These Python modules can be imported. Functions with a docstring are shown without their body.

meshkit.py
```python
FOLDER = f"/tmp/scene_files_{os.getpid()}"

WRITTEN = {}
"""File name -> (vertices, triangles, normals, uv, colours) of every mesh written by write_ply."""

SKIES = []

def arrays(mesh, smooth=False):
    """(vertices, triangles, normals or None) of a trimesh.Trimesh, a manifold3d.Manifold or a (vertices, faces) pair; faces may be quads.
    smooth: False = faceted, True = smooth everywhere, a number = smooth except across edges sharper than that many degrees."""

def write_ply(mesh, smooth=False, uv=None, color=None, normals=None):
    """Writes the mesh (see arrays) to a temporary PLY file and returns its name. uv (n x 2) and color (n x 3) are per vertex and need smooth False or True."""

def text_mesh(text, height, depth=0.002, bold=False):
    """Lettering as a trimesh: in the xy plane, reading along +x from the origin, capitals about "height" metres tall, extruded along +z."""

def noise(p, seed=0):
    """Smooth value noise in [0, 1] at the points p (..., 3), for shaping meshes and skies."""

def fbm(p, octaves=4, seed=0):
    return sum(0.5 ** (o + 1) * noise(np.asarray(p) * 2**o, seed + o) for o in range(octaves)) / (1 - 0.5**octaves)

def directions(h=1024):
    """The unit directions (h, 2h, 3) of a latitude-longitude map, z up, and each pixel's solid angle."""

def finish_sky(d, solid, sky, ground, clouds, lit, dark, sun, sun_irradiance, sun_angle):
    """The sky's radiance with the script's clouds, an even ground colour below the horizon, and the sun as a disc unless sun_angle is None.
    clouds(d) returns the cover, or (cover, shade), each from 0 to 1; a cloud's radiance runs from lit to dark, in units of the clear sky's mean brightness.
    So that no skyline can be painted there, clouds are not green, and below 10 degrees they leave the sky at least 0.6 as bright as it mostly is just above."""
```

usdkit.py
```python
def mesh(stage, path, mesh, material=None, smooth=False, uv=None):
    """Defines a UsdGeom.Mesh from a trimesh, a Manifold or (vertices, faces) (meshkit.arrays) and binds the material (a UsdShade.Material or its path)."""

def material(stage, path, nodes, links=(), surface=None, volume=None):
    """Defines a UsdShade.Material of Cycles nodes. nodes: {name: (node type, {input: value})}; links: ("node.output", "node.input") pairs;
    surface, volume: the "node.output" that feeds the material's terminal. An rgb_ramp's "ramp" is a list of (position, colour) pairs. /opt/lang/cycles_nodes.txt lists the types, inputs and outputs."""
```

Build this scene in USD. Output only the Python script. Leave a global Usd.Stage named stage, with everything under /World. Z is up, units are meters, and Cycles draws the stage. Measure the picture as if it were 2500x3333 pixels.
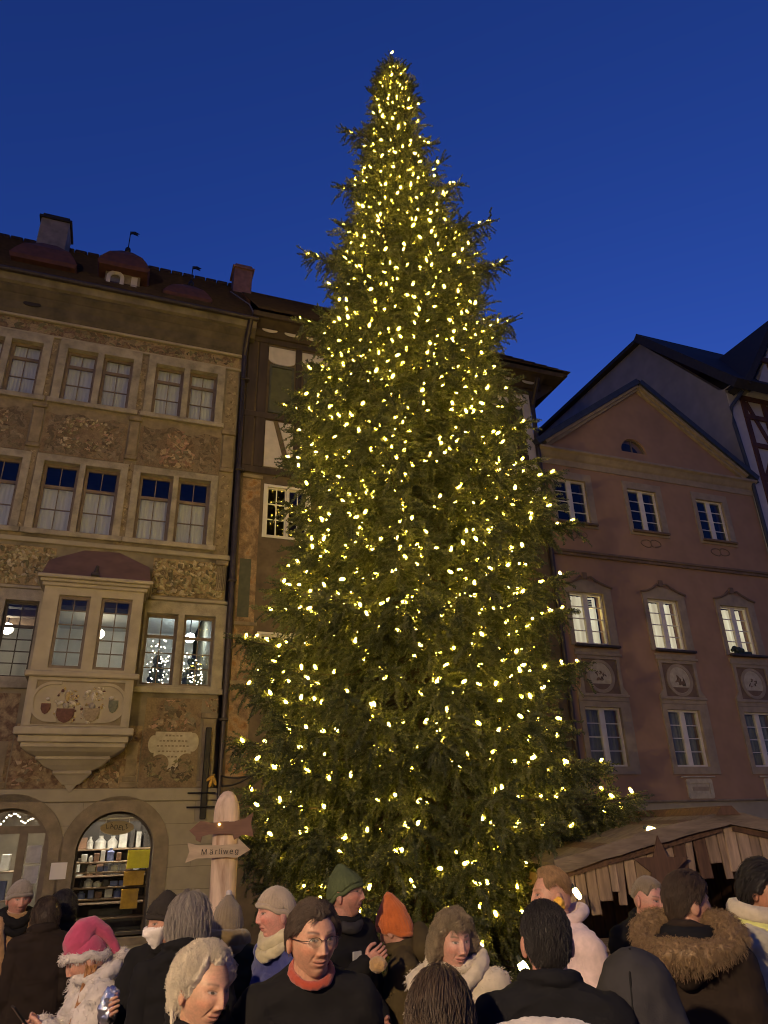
import math, random, numpy as np, trimesh, manifold3d as m3, shapely
from shapely.geometry import Polygon, box as sbox, Point, LineString
from shapely import affinity
from shapely.ops import unary_union
from pxr import Usd, UsdGeom, UsdLux, UsdShade, Gf, Vt, Sdf
import usdkit, meshkit

stage = Usd.Stage.CreateInMemory()
UsdGeom.SetStageUpAxis(stage, 'Z')
UsdGeom.Xform.Define(stage, '/World')
UsdGeom.Scope.Define(stage, '/World/Looks')

# ------------------------------------------------------------------ camera
# Lens and tilt recovered from the vanishing points of the three facades (photograph of 2500 x 3333 pixels).
FPX, CX, CY, EYE = 2308.0, 1250.0, 1666.5, 2.05
_u = np.array([-145.0, 5178.0, FPX]); _u /= np.linalg.norm(_u)
_f = np.array([0, 0, 1.0]) - _u[2] * _u; _f /= np.linalg.norm(_f)
_r = np.cross(_f, _u); _r = _r if _r[0] > 0 else -_r
RC = np.array([_r, _f, _u])
CAM = np.array([0, 0, EYE])
cam = UsdGeom.Camera.Define(stage, '/World/camera')
cam.CreateHorizontalApertureAttr(36.0)
cam.CreateVerticalApertureAttr(48.0)
cam.CreateFocalLengthAttr(36.0 * FPX / 2500.0)
cam.CreateClippingRangeAttr((0.05, 2000.0))
_M = Gf.Matrix4d(1.0)
_x, _y, _z = RC @ np.array([1, 0, 0.0]), RC @ np.array([0, 1, 0.0]), RC @ np.array([0, 0, -1.0])
for i, v in enumerate((_x, _y, _z, CAM)):
    _M.SetRow(i, Gf.Vec4d(*map(float, v), 1.0 if i == 3 else 0.0))
cam.AddTransformOp().Set(_M)
EXPOSURE = 3.0
cam.CreateExposureAttr(EXPOSURE)

# ------------------------------------------------------------------ sky of the blue hour (the sun has set: no sun lamp)
SKY_STRENGTH, SUN_EL, SUN_ROT = 0.106, math.radians(-0.5), math.radians(20)
BULB_STRENGTH, LAMP_STRENGTH = 92.0, 740.0
sky = UsdLux.DomeLight.Define(stage, '/World/sky')
sky.GetPrim().SetCustomDataByKey('kind', 'structure')
skym = usdkit.material(stage, '/World/Looks/sky_look', {
    'sky': ('sky_texture', {'sky_type': 'single_scattering', 'sun_disc': False, 'sun_elevation': SUN_EL, 'sun_rotation': SUN_ROT,
                            'ozone_density': 4.0, 'aerosol_density': 0.3, 'air_density': 1.0, 'altitude': 400.0}),
    'dusk': ('mix_color', {'blend_type': 'multiply', 'fac': 1.0, 'b': (0.56, 0.60, 0.96), 'use_clamp': False}),
    'bg': ('background_shader', {'strength': SKY_STRENGTH})}, [('sky.color', 'dusk.a'), ('dusk.result', 'bg.color')], surface='bg.background')
UsdShade.MaterialBindingAPI.Apply(sky.GetPrim()).Bind(skym)

# ------------------------------------------------------------------ helpers
_taken = {}
def path_for(name, parent):
    base = (str(parent.GetPath()) if parent is not None else '/World') + '/' + name
    n = _taken.get(base, -1) + 1
    _taken[base] = n
    return base if n == 0 else f'{base}_{n:03d}'

def tag(p, label=None, cat=None, group=None, kind=None):
    p = p.GetPrim() if hasattr(p, 'GetPrim') else p
    for k, v in (('label', label), ('category', cat), ('group', group), ('kind', kind)):
        if v: p.SetCustomDataByKey(k, v)
    return p

def thing(name, label=None, cat=None, loc=(0, 0, 0), rotz=0.0, group=None, parent=None):
    x = UsdGeom.Xform.Define(stage, path_for(name, parent))
    x.AddTranslateOp().Set(Gf.Vec3d(*map(float, loc)))
    x.AddRotateZOp().Set(float(rotz))
    return tag(x, label, cat, group)

def obj(name, mesh, mat, parent=None, smooth=False, label=None, cat=None, group=None, kind=None, cd=None):
    p = path_for(name, parent)
    m = usdkit.mesh(stage, p, mesh, M[mat], smooth=True if cd is not None else smooth)
    if cd is not None:
        UsdGeom.PrimvarsAPI(m).CreatePrimvar('cd', Sdf.ValueTypeNames.Color3fArray, 'vertex').Set(Vt.Vec3fArray.FromNumpy(np.asarray(cd, np.float32)))
    return tag(m, label, cat, group, kind)

def curves(name, strands, width, mat, parent=None, label=None, cat=None, kind=None):
    """strands: list of (n x 3) polylines."""
    c = UsdGeom.BasisCurves.Define(stage, path_for(name, parent))
    c.CreateTypeAttr('linear')
    c.CreateCurveVertexCountsAttr(Vt.IntArray([len(s) for s in strands]))
    c.CreatePointsAttr(Vt.Vec3fArray.FromNumpy(np.vstack(strands).astype(np.float32)))
    c.CreateWidthsAttr(Vt.FloatArray([float(width)])); c.SetWidthsInterpolation('constant')
    UsdShade.MaterialBindingAPI.Apply(c.GetPrim()).Bind(M[mat])
    return tag(c, label, cat, None, kind)

def cat_(ms):
    ms = [m for m in ms if m is not None]
    return ms[0] if len(ms) == 1 else trimesh.util.concatenate(ms)

def B(x0, x1, y0, y1, z0, z1):
    b = trimesh.creation.box((abs(x1 - x0), abs(y1 - y0), abs(z1 - z0)))
    b.apply_translation(((x0 + x1) / 2, (y0 + y1) / 2, (z0 + z1) / 2)); return b

def BB(x0, x1, y0, y1, z0, z1, c=0.012):
    """box with chamfered edges"""
    o = np.array([abs(x1 - x0), abs(y1 - y0), abs(z1 - z0)]) / 2
    c = min(c, o.min() * 0.45); pts = []
    for sx in (-1, 1):
        for sy in (-1, 1):
            for sz in (-1, 1):
                s = np.array([sx, sy, sz])
                for k in range(3):
                    q = o - c; q[k] = o[k]; pts.append(s * q)
    h = trimesh.convex.convex_hull(np.array(pts))
    h.apply_translation(((x0 + x1) / 2, (y0 + y1) / 2, (z0 + z1) / 2)); return h

def xz(poly, y0, y1):
    """polygon in (x, z) extruded in y from y0 to y1"""
    out = []
    for g in getattr(poly, 'geoms', [poly]):
        if g.is_empty or g.area < 1e-7 or g.geom_type != 'Polygon': continue
        e = trimesh.creation.extrude_polygon(g, abs(y1 - y0), engine='earcut')
        v = np.array(e.vertices)
        w = np.stack([v[:, 0], min(y0, y1) + v[:, 2], v[:, 1]], 1)
        out.append(trimesh.Trimesh(w, np.array(e.faces)[:, ::-1], process=False))
    return cat_(out)

def tube(pts, r, seg=6):
    pts = np.asarray(pts, float); r = np.broadcast_to(np.asarray(r, float), (len(pts),))
    t = np.gradient(pts, axis=0); t /= np.linalg.norm(t, axis=1, keepdims=True) + 1e-12
    ref = np.array([0, 0, 1.0]) if abs(t[0][2]) < 0.9 else np.array([1.0, 0, 0])
    V, Fc = [], []
    for i in range(len(pts)):
        a = np.cross(t[i], ref); a /= np.linalg.norm(a) + 1e-12; b = np.cross(t[i], a); ref = -b if False else ref
        for k in range(seg):
            th = 2 * math.pi * k / seg
            V.append(pts[i] + r[i] * (math.cos(th) * a + math.sin(th) * b))
    n = len(pts)
    for i in range(n - 1):
        for k in range(seg):
            p, q = i * seg + k, i * seg + (k + 1) % seg
            Fc += [(p, q, q + seg), (p, q + seg, p + seg)]
    V += [pts[0], pts[-1]]
    for k in range(seg):
        Fc += [(n * seg, (k + 1) % seg, k), (n * seg + 1, (n - 1) * seg + k, (n - 1) * seg + (k + 1) % seg)]
    m = trimesh.Trimesh(np.array(V), np.array(Fc), process=False)
    if m.volume < 0: m.invert()
    return m

def lathe(profile, seg=16):
    m = trimesh.creation.revolve(np.array(profile, float), sections=seg)
    if m.volume < 0: m.invert()
    return m

def wavy(x0, x1, y, z0, z1, waves, amp, seed=0, n=40):
    """hanging curtain cloth"""
    rs = np.random.RandomState(seed); xs = np.linspace(x0, x1, n); zs = np.linspace(z0, z1, 6)
    ph = rs.rand() * 6
    V, Fc = [], []
    for z in zs:
        for x in xs:
            u = (x - x0) / (x1 - x0)
            V.append((x, y + amp * math.sin(u * waves * 6.283 + ph + 0.6 * math.sin(u * 9 + ph)) * (0.7 + 0.3 * (z1 - z) / (z1 - z0)), z))
    for j in range(len(zs) - 1):
        for i in range(n - 1):
            a = j * n + i; Fc += [(a, a + 1, a + n + 1), (a, a + n + 1, a + n)]
    return trimesh.Trimesh(np.array(V), np.array(Fc), process=False)

def ray(px, py):
    d = RC @ np.array([px - CX, -(py - CY), FPX]); return d / np.hypot(d[0], d[1])
def at(px, py, dist):
    return CAM + ray(px, py) * dist

# ------------------------------------------------------------------ materials
M = {}
def mat(name, nodes, links, surface='p.BSDF', volume=None):
    M[name] = usdkit.material(stage, '/World/Looks/' + name, nodes, links, surface=surface, volume=volume); return M[name]

def plain(name, col, rough=0.7, metal=0.0, vary=0.25, scale=6.0, bump=0.0, bscale=60.0, detail=4.0, stretch=(1, 1, 1), spec=0.5, sheen=0.0, dark=None, bdist=0.01):
    """a colour with an uneven tone and a fine relief, in the object's own coordinates"""
    c = np.array(col); d = np.array(dark) if dark is not None else c * (1 - vary); l = np.minimum(c * (1 + vary), 0.95)
    nodes = {'tc': ('texture_coordinate', {}), 'mp': ('mapping', {'scale': stretch}),
             'n': ('noise_texture', {'scale': scale, 'detail': detail, 'roughness': 0.62}),
             'r': ('rgb_ramp', {'ramp': [(0.3, tuple(d)), (0.52, tuple(c)), (0.75, tuple(l))]}),
             'p': ('principled_bsdf', {'roughness': rough, 'metallic': metal, 'specular_ior_level': spec})}
    if sheen: nodes['p'][1].update({'sheen_weight': sheen, 'sheen_roughness': 0.6})
    links = [('tc.object', 'mp.vector'), ('mp.vector', 'n.vector'), ('n.fac', 'r.fac'), ('r.color', 'p.base_color')]
    if bump:
        nodes['n2'] = ('noise_texture', {'scale': bscale, 'detail': 5.0, 'roughness': 0.6})
        nodes['b'] = ('bump', {'strength': bump, 'distance': bdist})
        links += [('mp.vector', 'n2.vector'), ('n2.fac', 'b.height'), ('b.normal', 'p.normal')]
    return mat(name, nodes, links)

def fresco(name, stops, scale, seed, dist=1.2, bump=0.25):
    """faded wall painting: warped patches of pigment broken by plaster"""
    nodes = {'tc': ('texture_coordinate', {}), 'mp': ('mapping', {'location': (seed * 7.3, seed * 1.7, seed * 3.1)}),
             'n0': ('noise_texture', {'scale': scale, 'detail': 3.0, 'distortion': dist}),
             'v': ('voronoi_texture', {'scale': scale * 2.2, 'feature': 'smooth_f1', 'smoothness': 0.5}),
             'mm': ('math', {'math_type': 'multiply_add', 'value2': 0.45, 'value3': 0.0}),
             'ad': ('math', {'math_type': 'add'}),
             'r': ('rgb_ramp', {'ramp': stops}),
             'n1': ('noise_texture', {'scale': 28.0, 'detail': 6.0, 'roughness': 0.7}),
             'r1': ('rgb_ramp', {'ramp': [(0.35, (0.62, 0.62, 0.62)), (0.65, (1.12, 1.1, 1.05))]}),
             'mx': ('mix_color', {'blend_type': 'multiply', 'fac': 0.85, 'use_clamp': False}),
             'b': ('bump', {'strength': bump, 'distance': 0.01}),
             'p': ('principled_bsdf', {'roughness': 0.9, 'specular_ior_level': 0.25})}
    links = [('tc.object', 'mp.vector'), ('mp.vector', 'n0.vector'), ('n0.color', 'v.vector'), ('mp.vector', 'n1.vector'),
             ('v.distance', 'mm.value1'), ('n0.fac', 'ad.value1'), ('mm.value', 'ad.value2'), ('ad.value', 'r.fac'),
             ('n1.fac', 'r1.fac'), ('r.color', 'mx.a'), ('r1.color', 'mx.b'), ('mx.result', 'p.base_color'), ('n1.fac', 'b.height'), ('b.normal', 'p.normal')]
    # the voronoi reads the plain coordinates so that its cells keep a steady size
    links[2] = ('mp.vector', 'v.vector')
    return mat(name, nodes, links)

def glass(name, ior=1.7, tint=(0.9, 0.92, 0.9), rough=0.015):
    return mat(name, {'tc': ('texture_coordinate', {}), 'n': ('noise_texture', {'scale': 2.5, 'detail': 1.0}), 'b': ('bump', {'strength': 0.06, 'distance': 0.05}),
                      'f': ('fresnel', {'IOR': ior}), 'ge': ('geometry', {}), 'nb': ('math', {'math_type': 'subtract', 'value1': 1.0}), 'ff': ('math', {'math_type': 'multiply'}), 't': ('transparent_bsdf', {'color': tint}), 'g': ('glossy_bsdf', {'color': (1, 1, 1), 'roughness': rough}), 'm': ('mix_closure', {})},
               [('tc.object', 'n.vector'), ('n.fac', 'b.height'), ('b.normal', 'g.normal'), ('ge.backfacing', 'nb.value2'), ('f.fac', 'ff.value1'), ('nb.value', 'ff.value2'), ('ff.value', 'm.fac'), ('t.BSDF', 'm.closure1'), ('g.BSDF', 'm.closure2')], surface='m.closure')

def glow(name, col, strength):
    return mat(name, {'e': ('emission', {'color': col, 'strength': strength / 2 ** EXPOSURE})}, [], surface='e.emission')   # strengths are given as the picture shows them

def attr(name, rough=0.75, vary=0.12, scale=90.0, bump=0.15, sss=0.0, spec=0.4, bdist=0.002):
    nodes = {'a': ('attribute', {'attribute': 'cd'}), 'tc': ('texture_coordinate', {}), 'n': ('noise_texture', {'scale': scale, 'detail': 4.0}),
             'r': ('rgb_ramp', {'ramp': [(0.3, (1 - vary,) * 3), (0.7, (1 + vary,) * 3)]}), 'mx': ('mix_color', {'blend_type': 'multiply', 'fac': 1.0, 'use_clamp': False}),
             'b': ('bump', {'strength': bump, 'distance': bdist}), 'p': ('principled_bsdf', {'roughness': rough, 'specular_ior_level': spec})}
    if sss: nodes['p'][1].update({'subsurface_weight': sss, 'subsurface_scale': 0.006, 'subsurface_radius': (1.0, 0.35, 0.2)})
    return mat(name, nodes, [('tc.object', 'n.vector'), ('n.fac', 'r.fac'), ('a.color', 'mx.a'), ('r.color', 'mx.b'), ('mx.result', 'p.base_color'), ('n.fac', 'b.height'), ('b.normal', 'p.normal')])

# masonry, plaster, wood, metal
plain('plaster_ochre', (0.19, 0.155, 0.098), 0.92, vary=0.5, scale=1.7, bump=0.5, bscale=38, detail=7)
plain('plaster_ground', (0.32, 0.27, 0.175), 0.92, vary=0.16, scale=2.5, bump=0.3, bscale=60, detail=6)
plain('sandstone', (0.295, 0.250, 0.170), 0.9, vary=0.42, scale=3.2, bump=0.6, bscale=48, detail=7)
plain('sandstone_dark', (0.22, 0.17, 0.10), 0.9, vary=0.3, scale=4, bump=0.4, bscale=60, detail=6)
plain('pilaster_paint', (0.22, 0.168, 0.095), 0.92, vary=0.35, scale=5, bump=0.25, bscale=60, detail=6)
plain('oriel_stone', (0.355, 0.30, 0.205), 0.9, vary=0.16, scale=3, bump=0.35, bscale=80, detail=7)
plain('cornice_eave_shade', (0.095, 0.073, 0.040), 0.92, vary=0.4, scale=3, bump=0.3, bscale=50)  # eaves shade put into the colour of the cornice
plain('red_plaster', (0.155, 0.082, 0.055), 0.9, vary=0.22, scale=3, bump=0.3, bscale=50)
plain('roof_tile', (0.04, 0.022, 0.016), 0.85, vary=0.45, scale=9, bump=0.5, bscale=30)
plain('roof_tile_red', (0.085, 0.028, 0.017), 0.85, vary=0.35, scale=7, bump=0.5, bscale=30)
plain('roof_dark', (0.022, 0.018, 0.017), 0.85, vary=0.4, scale=9, bump=0.5, bscale=30)
plain('chimney_render', (0.24, 0.19, 0.15), 0.95, vary=0.3, scale=4, bump=0.5, bscale=40)
plain('chimney_brick', (0.25, 0.12, 0.085), 0.95, vary=0.3, scale=6, bump=0.5, bscale=40)
plain('iron', (0.03, 0.027, 0.025), 0.5, metal=0.8, vary=0.3, bump=0.1)
plain('pipe_metal', (0.055, 0.042, 0.032), 0.45, metal=0.5, vary=0.3, bump=0.1)
plain('sash_dark', (0.05, 0.036, 0.022), 0.6, vary=0.3)
plain('sash_brown', (0.16, 0.115, 0.07), 0.6, vary=0.25)
plain('sash_white', (0.62, 0.57, 0.47), 0.5, vary=0.1, bump=0.1)
plain('curtain', (0.56, 0.54, 0.54), 0.95, vary=0.12, scale=3, stretch=(4, 1, 0.4))
plain('curtain_dim', (0.26, 0.25, 0.23), 0.95, vary=0.3, scale=4, stretch=(4, 1, 0.4))
plain('dark_room', (0.03, 0.026, 0.022), 0.9)
plain('timber', (0.05, 0.033, 0.02), 0.85, vary=0.4, scale=5, bump=0.5, bscale=40, stretch=(1, 1, 0.25))
plain('timber_red', (0.075, 0.028, 0.018), 0.85, vary=0.4, scale=5, bump=0.5, bscale=40, stretch=(1, 1, 0.25))
plain('mid_paint', (0.12, 0.085, 0.045), 0.92, vary=0.4, scale=3, bump=0.3, bscale=50, detail=7)
plain('infill', (0.50, 0.44, 0.37), 0.95, vary=0.12, scale=5, bump=0.35, bscale=70)
plain('shutter_green', (0.065, 0.066, 0.034), 0.7, vary=0.3, bump=0.2)
plain('pink_plaster', (0.31, 0.185, 0.105), 0.93, vary=0.16, scale=1.6, bump=0.3, bscale=70, detail=7)
plain('pink_trim', (0.30, 0.235, 0.15), 0.92, vary=0.2, scale=4, bump=0.3, bscale=60, detail=6)
plain('pink_trim_dark', (0.16, 0.105, 0.062), 0.92, vary=0.2, scale=4, bump=0.2)
plain('medallion_light', (0.42, 0.36, 0.24), 0.92, vary=0.2, scale=9, bump=0.2)
plain('grey_render', (0.22, 0.195, 0.175), 0.95, vary=0.15, scale=2, bump=0.3, bscale=60)
plain('slate_blue', (0.028, 0.034, 0.046), 0.6, vary=0.3, scale=8, bump=0.3)
plain('white_render', (0.46, 0.42, 0.37), 0.95, vary=0.1, scale=4, bump=0.3, bscale=70)
plain('cobble', (0.13, 0.115, 0.10), 0.85, vary=0.35, scale=5, bump=0.6, bscale=9)
plain('hut_wood', (0.27, 0.18, 0.11), 0.85, vary=0.42, scale=7, bump=0.5, bscale=30, stretch=(3, 3, 0.35))
plain('hut_wood_pale', (0.36, 0.25, 0.16), 0.85, vary=0.4, scale=7, bump=0.5, bscale=30, stretch=(3, 3, 0.35))
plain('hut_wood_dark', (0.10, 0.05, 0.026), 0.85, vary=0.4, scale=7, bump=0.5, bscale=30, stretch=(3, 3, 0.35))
plain('hut_roof', (0.17, 0.125, 0.085), 0.9, vary=0.45, scale=6, bump=0.7, bscale=40, stretch=(0.4, 2, 2))
plain('post_wood', (0.66, 0.48, 0.33), 0.85, vary=0.35, scale=5, bump=0.6, bscale=26, stretch=(2, 2, 0.3), dark=(0.32, 0.17, 0.09))
plain('sign_red', (0.17, 0.085, 0.048), 0.8, vary=0.3, scale=6, bump=0.4, bscale=30, stretch=(0.4, 2, 2))
plain('sign_pale', (0.46, 0.34, 0.21), 0.8, vary=0.25, scale=6, bump=0.4, bscale=30, stretch=(0.4, 2, 2))
plain('ink', (0.02, 0.014, 0.01), 0.8)
plain('paper', (0.72, 0.66, 0.58), 0.8, vary=0.04)
plain('bark', (0.06, 0.042, 0.026), 0.95, vary=0.4, bump=0.8, bscale=30)
plain('wire_green', (0.02, 0.03, 0.015), 0.5)
plain('shop_yellow', (0.75, 0.62, 0.03), 0.6, vary=0.12)
plain('shop_orange', (0.55, 0.30, 0.03), 0.6, vary=0.3)
plain('shelf_wood', (0.20, 0.13, 0.08), 0.7, vary=0.3)
plain('goods_dark', (0.035, 0.028, 0.026), 0.6, vary=0.4)
plain('goods_pale', (0.42, 0.40, 0.38), 0.6, vary=0.3)
plain('goods_blue', (0.10, 0.12, 0.26), 0.6, vary=0.3)
plain('goods_brown', (0.17, 0.09, 0.055), 0.6, vary=0.3)
plain('shop_wall', (0.22, 0.18, 0.14), 0.9, vary=0.25, scale=2)
plain('room_wall', (0.55, 0.52, 0.46), 0.9, vary=0.06)
PAL = [(0.06, (0.10, 0.065, 0.035))]
fresco('fresco_a', [(0.28, (0.085, 0.06, 0.033)), (0.42, (0.15, 0.115, 0.06)), (0.55, (0.22, 0.155, 0.08)), (0.66, (0.15, 0.09, 0.055)), (0.8, (0.30, 0.22, 0.12))], 3.0, 1)
fresco('fresco_b', [(0.30, (0.11, 0.085, 0.05)), (0.48, (0.16, 0.125, 0.075)), (0.62, (0.185, 0.13, 0.075)), (0.82, (0.22, 0.165, 0.10))], 1.6, 2)
fresco('fresco_c', [(0.28, (0.07, 0.06, 0.03)), (0.42, (0.15, 0.11, 0.05)), (0.52, (0.30, 0.23, 0.12)), (0.6, (0.12, 0.085, 0.04)), (0.78, (0.34, 0.25, 0.12))], 4.2, 3, bump=0.6)
fresco('fresco_d', [(0.28, (0.10, 0.085, 0.045)), (0.45, (0.155, 0.125, 0.07)), (0.60, (0.19, 0.13, 0.075)), (0.80, (0.24, 0.175, 0.10))], 2.2, 5)
fresco('fresco_orange', [(0.3, (0.15, 0.085, 0.035)), (0.5, (0.30, 0.16, 0.06)), (0.66, (0.34, 0.23, 0.12)), (0.85, (0.20, 0.13, 0.07))], 2.6, 7)
attr('painted', rough=0.92, vary=0.22, scale=30.0, bump=0.2, bdist=0.006)
attr('skin', rough=0.52, vary=0.10, scale=120.0, bump=0.12, sss=0.12)
glass('window_glass', 1.55)
glass('window_glass_strong', 1.55, tint=(0.6, 0.63, 0.63))
glow('led', (1.0, 0.72, 0.17), 40.0)
mat('led_cap', {'a': ('attribute', {'attribute': 'cd'}), 'e': ('emission', {'strength': BULB_STRENGTH / 2 ** EXPOSURE})}, [('a.color', 'e.color')], surface='e.emission')
glow('lamp', (1.0, 0.70, 0.36), LAMP_STRENGTH)
glow('lamp_pink', (1.0, 0.73, 0.42), LAMP_STRENGTH * 9.5)
glow('reflection_led', (1.0, 0.86, 0.6), 9.0)  # bulbs that stand in for lights reflected in the panes
# ================================================================== THE SETTING
obj('square', B(-70, 70, -60, 90, -0.3, 0.0), 'cobble', kind='structure')
ROW = np.array([-3.22945, 14.13579, 0.0]); ROT = 20.5      # the row of houses: local x along the fronts, y into the walls
_a = math.radians(ROT); DV = np.array([math.cos(_a), math.sin(_a), 0]); NV = np.array([-math.sin(_a), math.cos(_a), 0])

def frame_poly(o, holes):
    p = sbox(*o)
    for h in holes: p = p.difference(sbox(*h))
    return p

def window(parent, lights, outer, cols, rows, sash, surround, transom=None, glassm='window_glass', y0=-0.035, depth=0.17, bar=0.045, mun=0.018, curtain=None, ctop=None, name='window', label=None, sill=True, cseed=0, glassy=None):
    """a stone-framed window: surround > sashes, panes, curtain. lights and outer are (x0, z0, x1, z1)."""
    w = obj(name, xz(frame_poly(outer, lights), y0, depth + 0.06), surround, parent, label=label)
    x0, z0, x1, z1 = outer
    if sill:
        obj('sill', BB(x0 - 0.05, x1 + 0.05, y0 - 0.05, y0 - 0.003, z0 - 0.02, z0 + 0.09), surround, w)
    gy = depth - 0.05
    for li, (a, b, c, d) in enumerate(lights):
        bars = [B(a, a + bar, gy - 0.02, gy + 0.03, b, d), B(c - bar, c, gy - 0.02, gy + 0.03, b, d), B(a + bar, c - bar, gy - 0.02, gy + 0.03, b, b + bar), B(a + bar, c - bar, gy - 0.02, gy + 0.03, d - bar, d)]
        xs = np.linspace(a + bar, c - bar, cols + 1); zs = list(np.linspace(b + bar, d - bar, rows + 1))
        if transom is not None:
            zs = list(np.linspace(b + bar, transom - bar / 2, rows)) + [transom + bar / 2, d - bar]
            bars.append(B(a + bar, c - bar, gy - 0.022, gy + 0.032, transom - bar / 2, transom + bar / 2))
        for x in xs[1:-1]: bars.append(B(x - mun / 2, x + mun / 2, gy - 0.01, gy + 0.012, b + bar, d - bar))
        for k, z in enumerate(zs[1:-1]):
            if transom is None or abs(z - transom) > bar: bars.append(B(a + bar, c - bar, gy - 0.012, gy + 0.014, z - mun / 2, z + mun / 2))
        obj('sash', cat_(bars), sash, w)
        rs = np.random.RandomState(cseed * 17 + li)
        for i in range(cols):
            for k in range(len(zs) - 1):
                if transom is not None and abs(zs[k] - transom) < bar and abs(zs[k + 1] - transom) < bar: continue
                t = rs.uniform(-0.0025, 0.0025, 2)
                pb = B(xs[i] + mun / 2, xs[i + 1] - mun / 2, gy - 0.0005, gy + 0.0025, zs[k] + mun / 2, zs[k + 1] - mun / 2)
                v = pb.vertices.copy(); cx, cz = v[:, 0].mean(), v[:, 2].mean()
                v[:, 1] += (v[:, 0] - cx) * t[0] * 4 + (v[:, 2] - cz) * t[1] * 4; pb.vertices = v
                obj('pane', pb, glassm, w)
        if curtain:
            obj('curtain', wavy(a + 0.01, c - 0.01, depth + 0.03, b - 0.02, ctop or d, 7 + li, 0.012, cseed + li), curtain, w, smooth=True)
    return w

def paint_blobs(parent, x0, x1, z0, z1, n, pal, seed, smin=0.05, smax=0.2, y=-0.006, name='painted_figure', shape=None, relief=0.0009):
    """a wall painting: overlapping flat strokes of pigment, each a hair above the one below"""
    rs = np.random.RandomState(seed); ms, cs = [], []
    for i in range(n):
        if shape is not None:
            for _ in range(40):
                x, z = rs.uniform(x0, x1), rs.uniform(z0, z1)
                if shape((x - x0) / (x1 - x0) * 2 - 1, (z - z0) / (z1 - z0) * 2 - 1): break
        else: x, z = rs.uniform(x0, x1), rs.uniform(z0, z1)
        L = rs.uniform(smin, smax); W = L * rs.uniform(0.25, 0.7); th = rs.uniform(0, math.pi)
        k = rs.randint(6, 10); an = np.sort(rs.uniform(0, 2 * math.pi, k)); rr = rs.uniform(0.7, 1.2, k)
        px = np.cos(an) * L * rr * 0.5; pz = np.sin(an) * W * rr * 0.5
        bend = rs.uniform(-2.5, 2.5) * px ** 2
        pz = pz + bend
        q = np.stack([x + px * math.cos(th) - pz * math.sin(th), z + px * math.sin(th) + pz * math.cos(th)], 1)
        q[:, 0] = np.clip(q[:, 0], x0, x1); q[:, 1] = np.clip(q[:, 1], z0, z1)
        poly = Polygon(q)
        if not poly.is_valid or poly.area < 1e-5: continue
        m = xz(poly, y - relief * i, y - relief * i + 0.004)
        ms.append(m); c = np.array(pal[rs.randint(len(pal))]) * rs.uniform(0.8, 1.2)
        cs.append(np.tile(c, (len(m.vertices), 1)))
    return obj(name, cat_(ms), 'painted', parent, cd=np.vstack(cs), kind='stuff')

PAL_A = [(0.30, 0.22, 0.12), (0.36, 0.27, 0.16), (0.20, 0.13, 0.07), (0.13, 0.085, 0.045), (0.26, 0.15, 0.09), (0.18, 0.15, 0.09), (0.33, 0.2, 0.13)]
PAL_LEAF = [(0.36, 0.30, 0.16), (0.30, 0.25, 0.12), (0.22, 0.19, 0.085), (0.12, 0.105, 0.05), (0.40, 0.33, 0.2), (0.2, 0.15, 0.07)]
PAL_DK = [(0.11, 0.09, 0.05), (0.16, 0.13, 0.07), (0.09, 0.065, 0.035), (0.2, 0.155, 0.085)]

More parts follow.
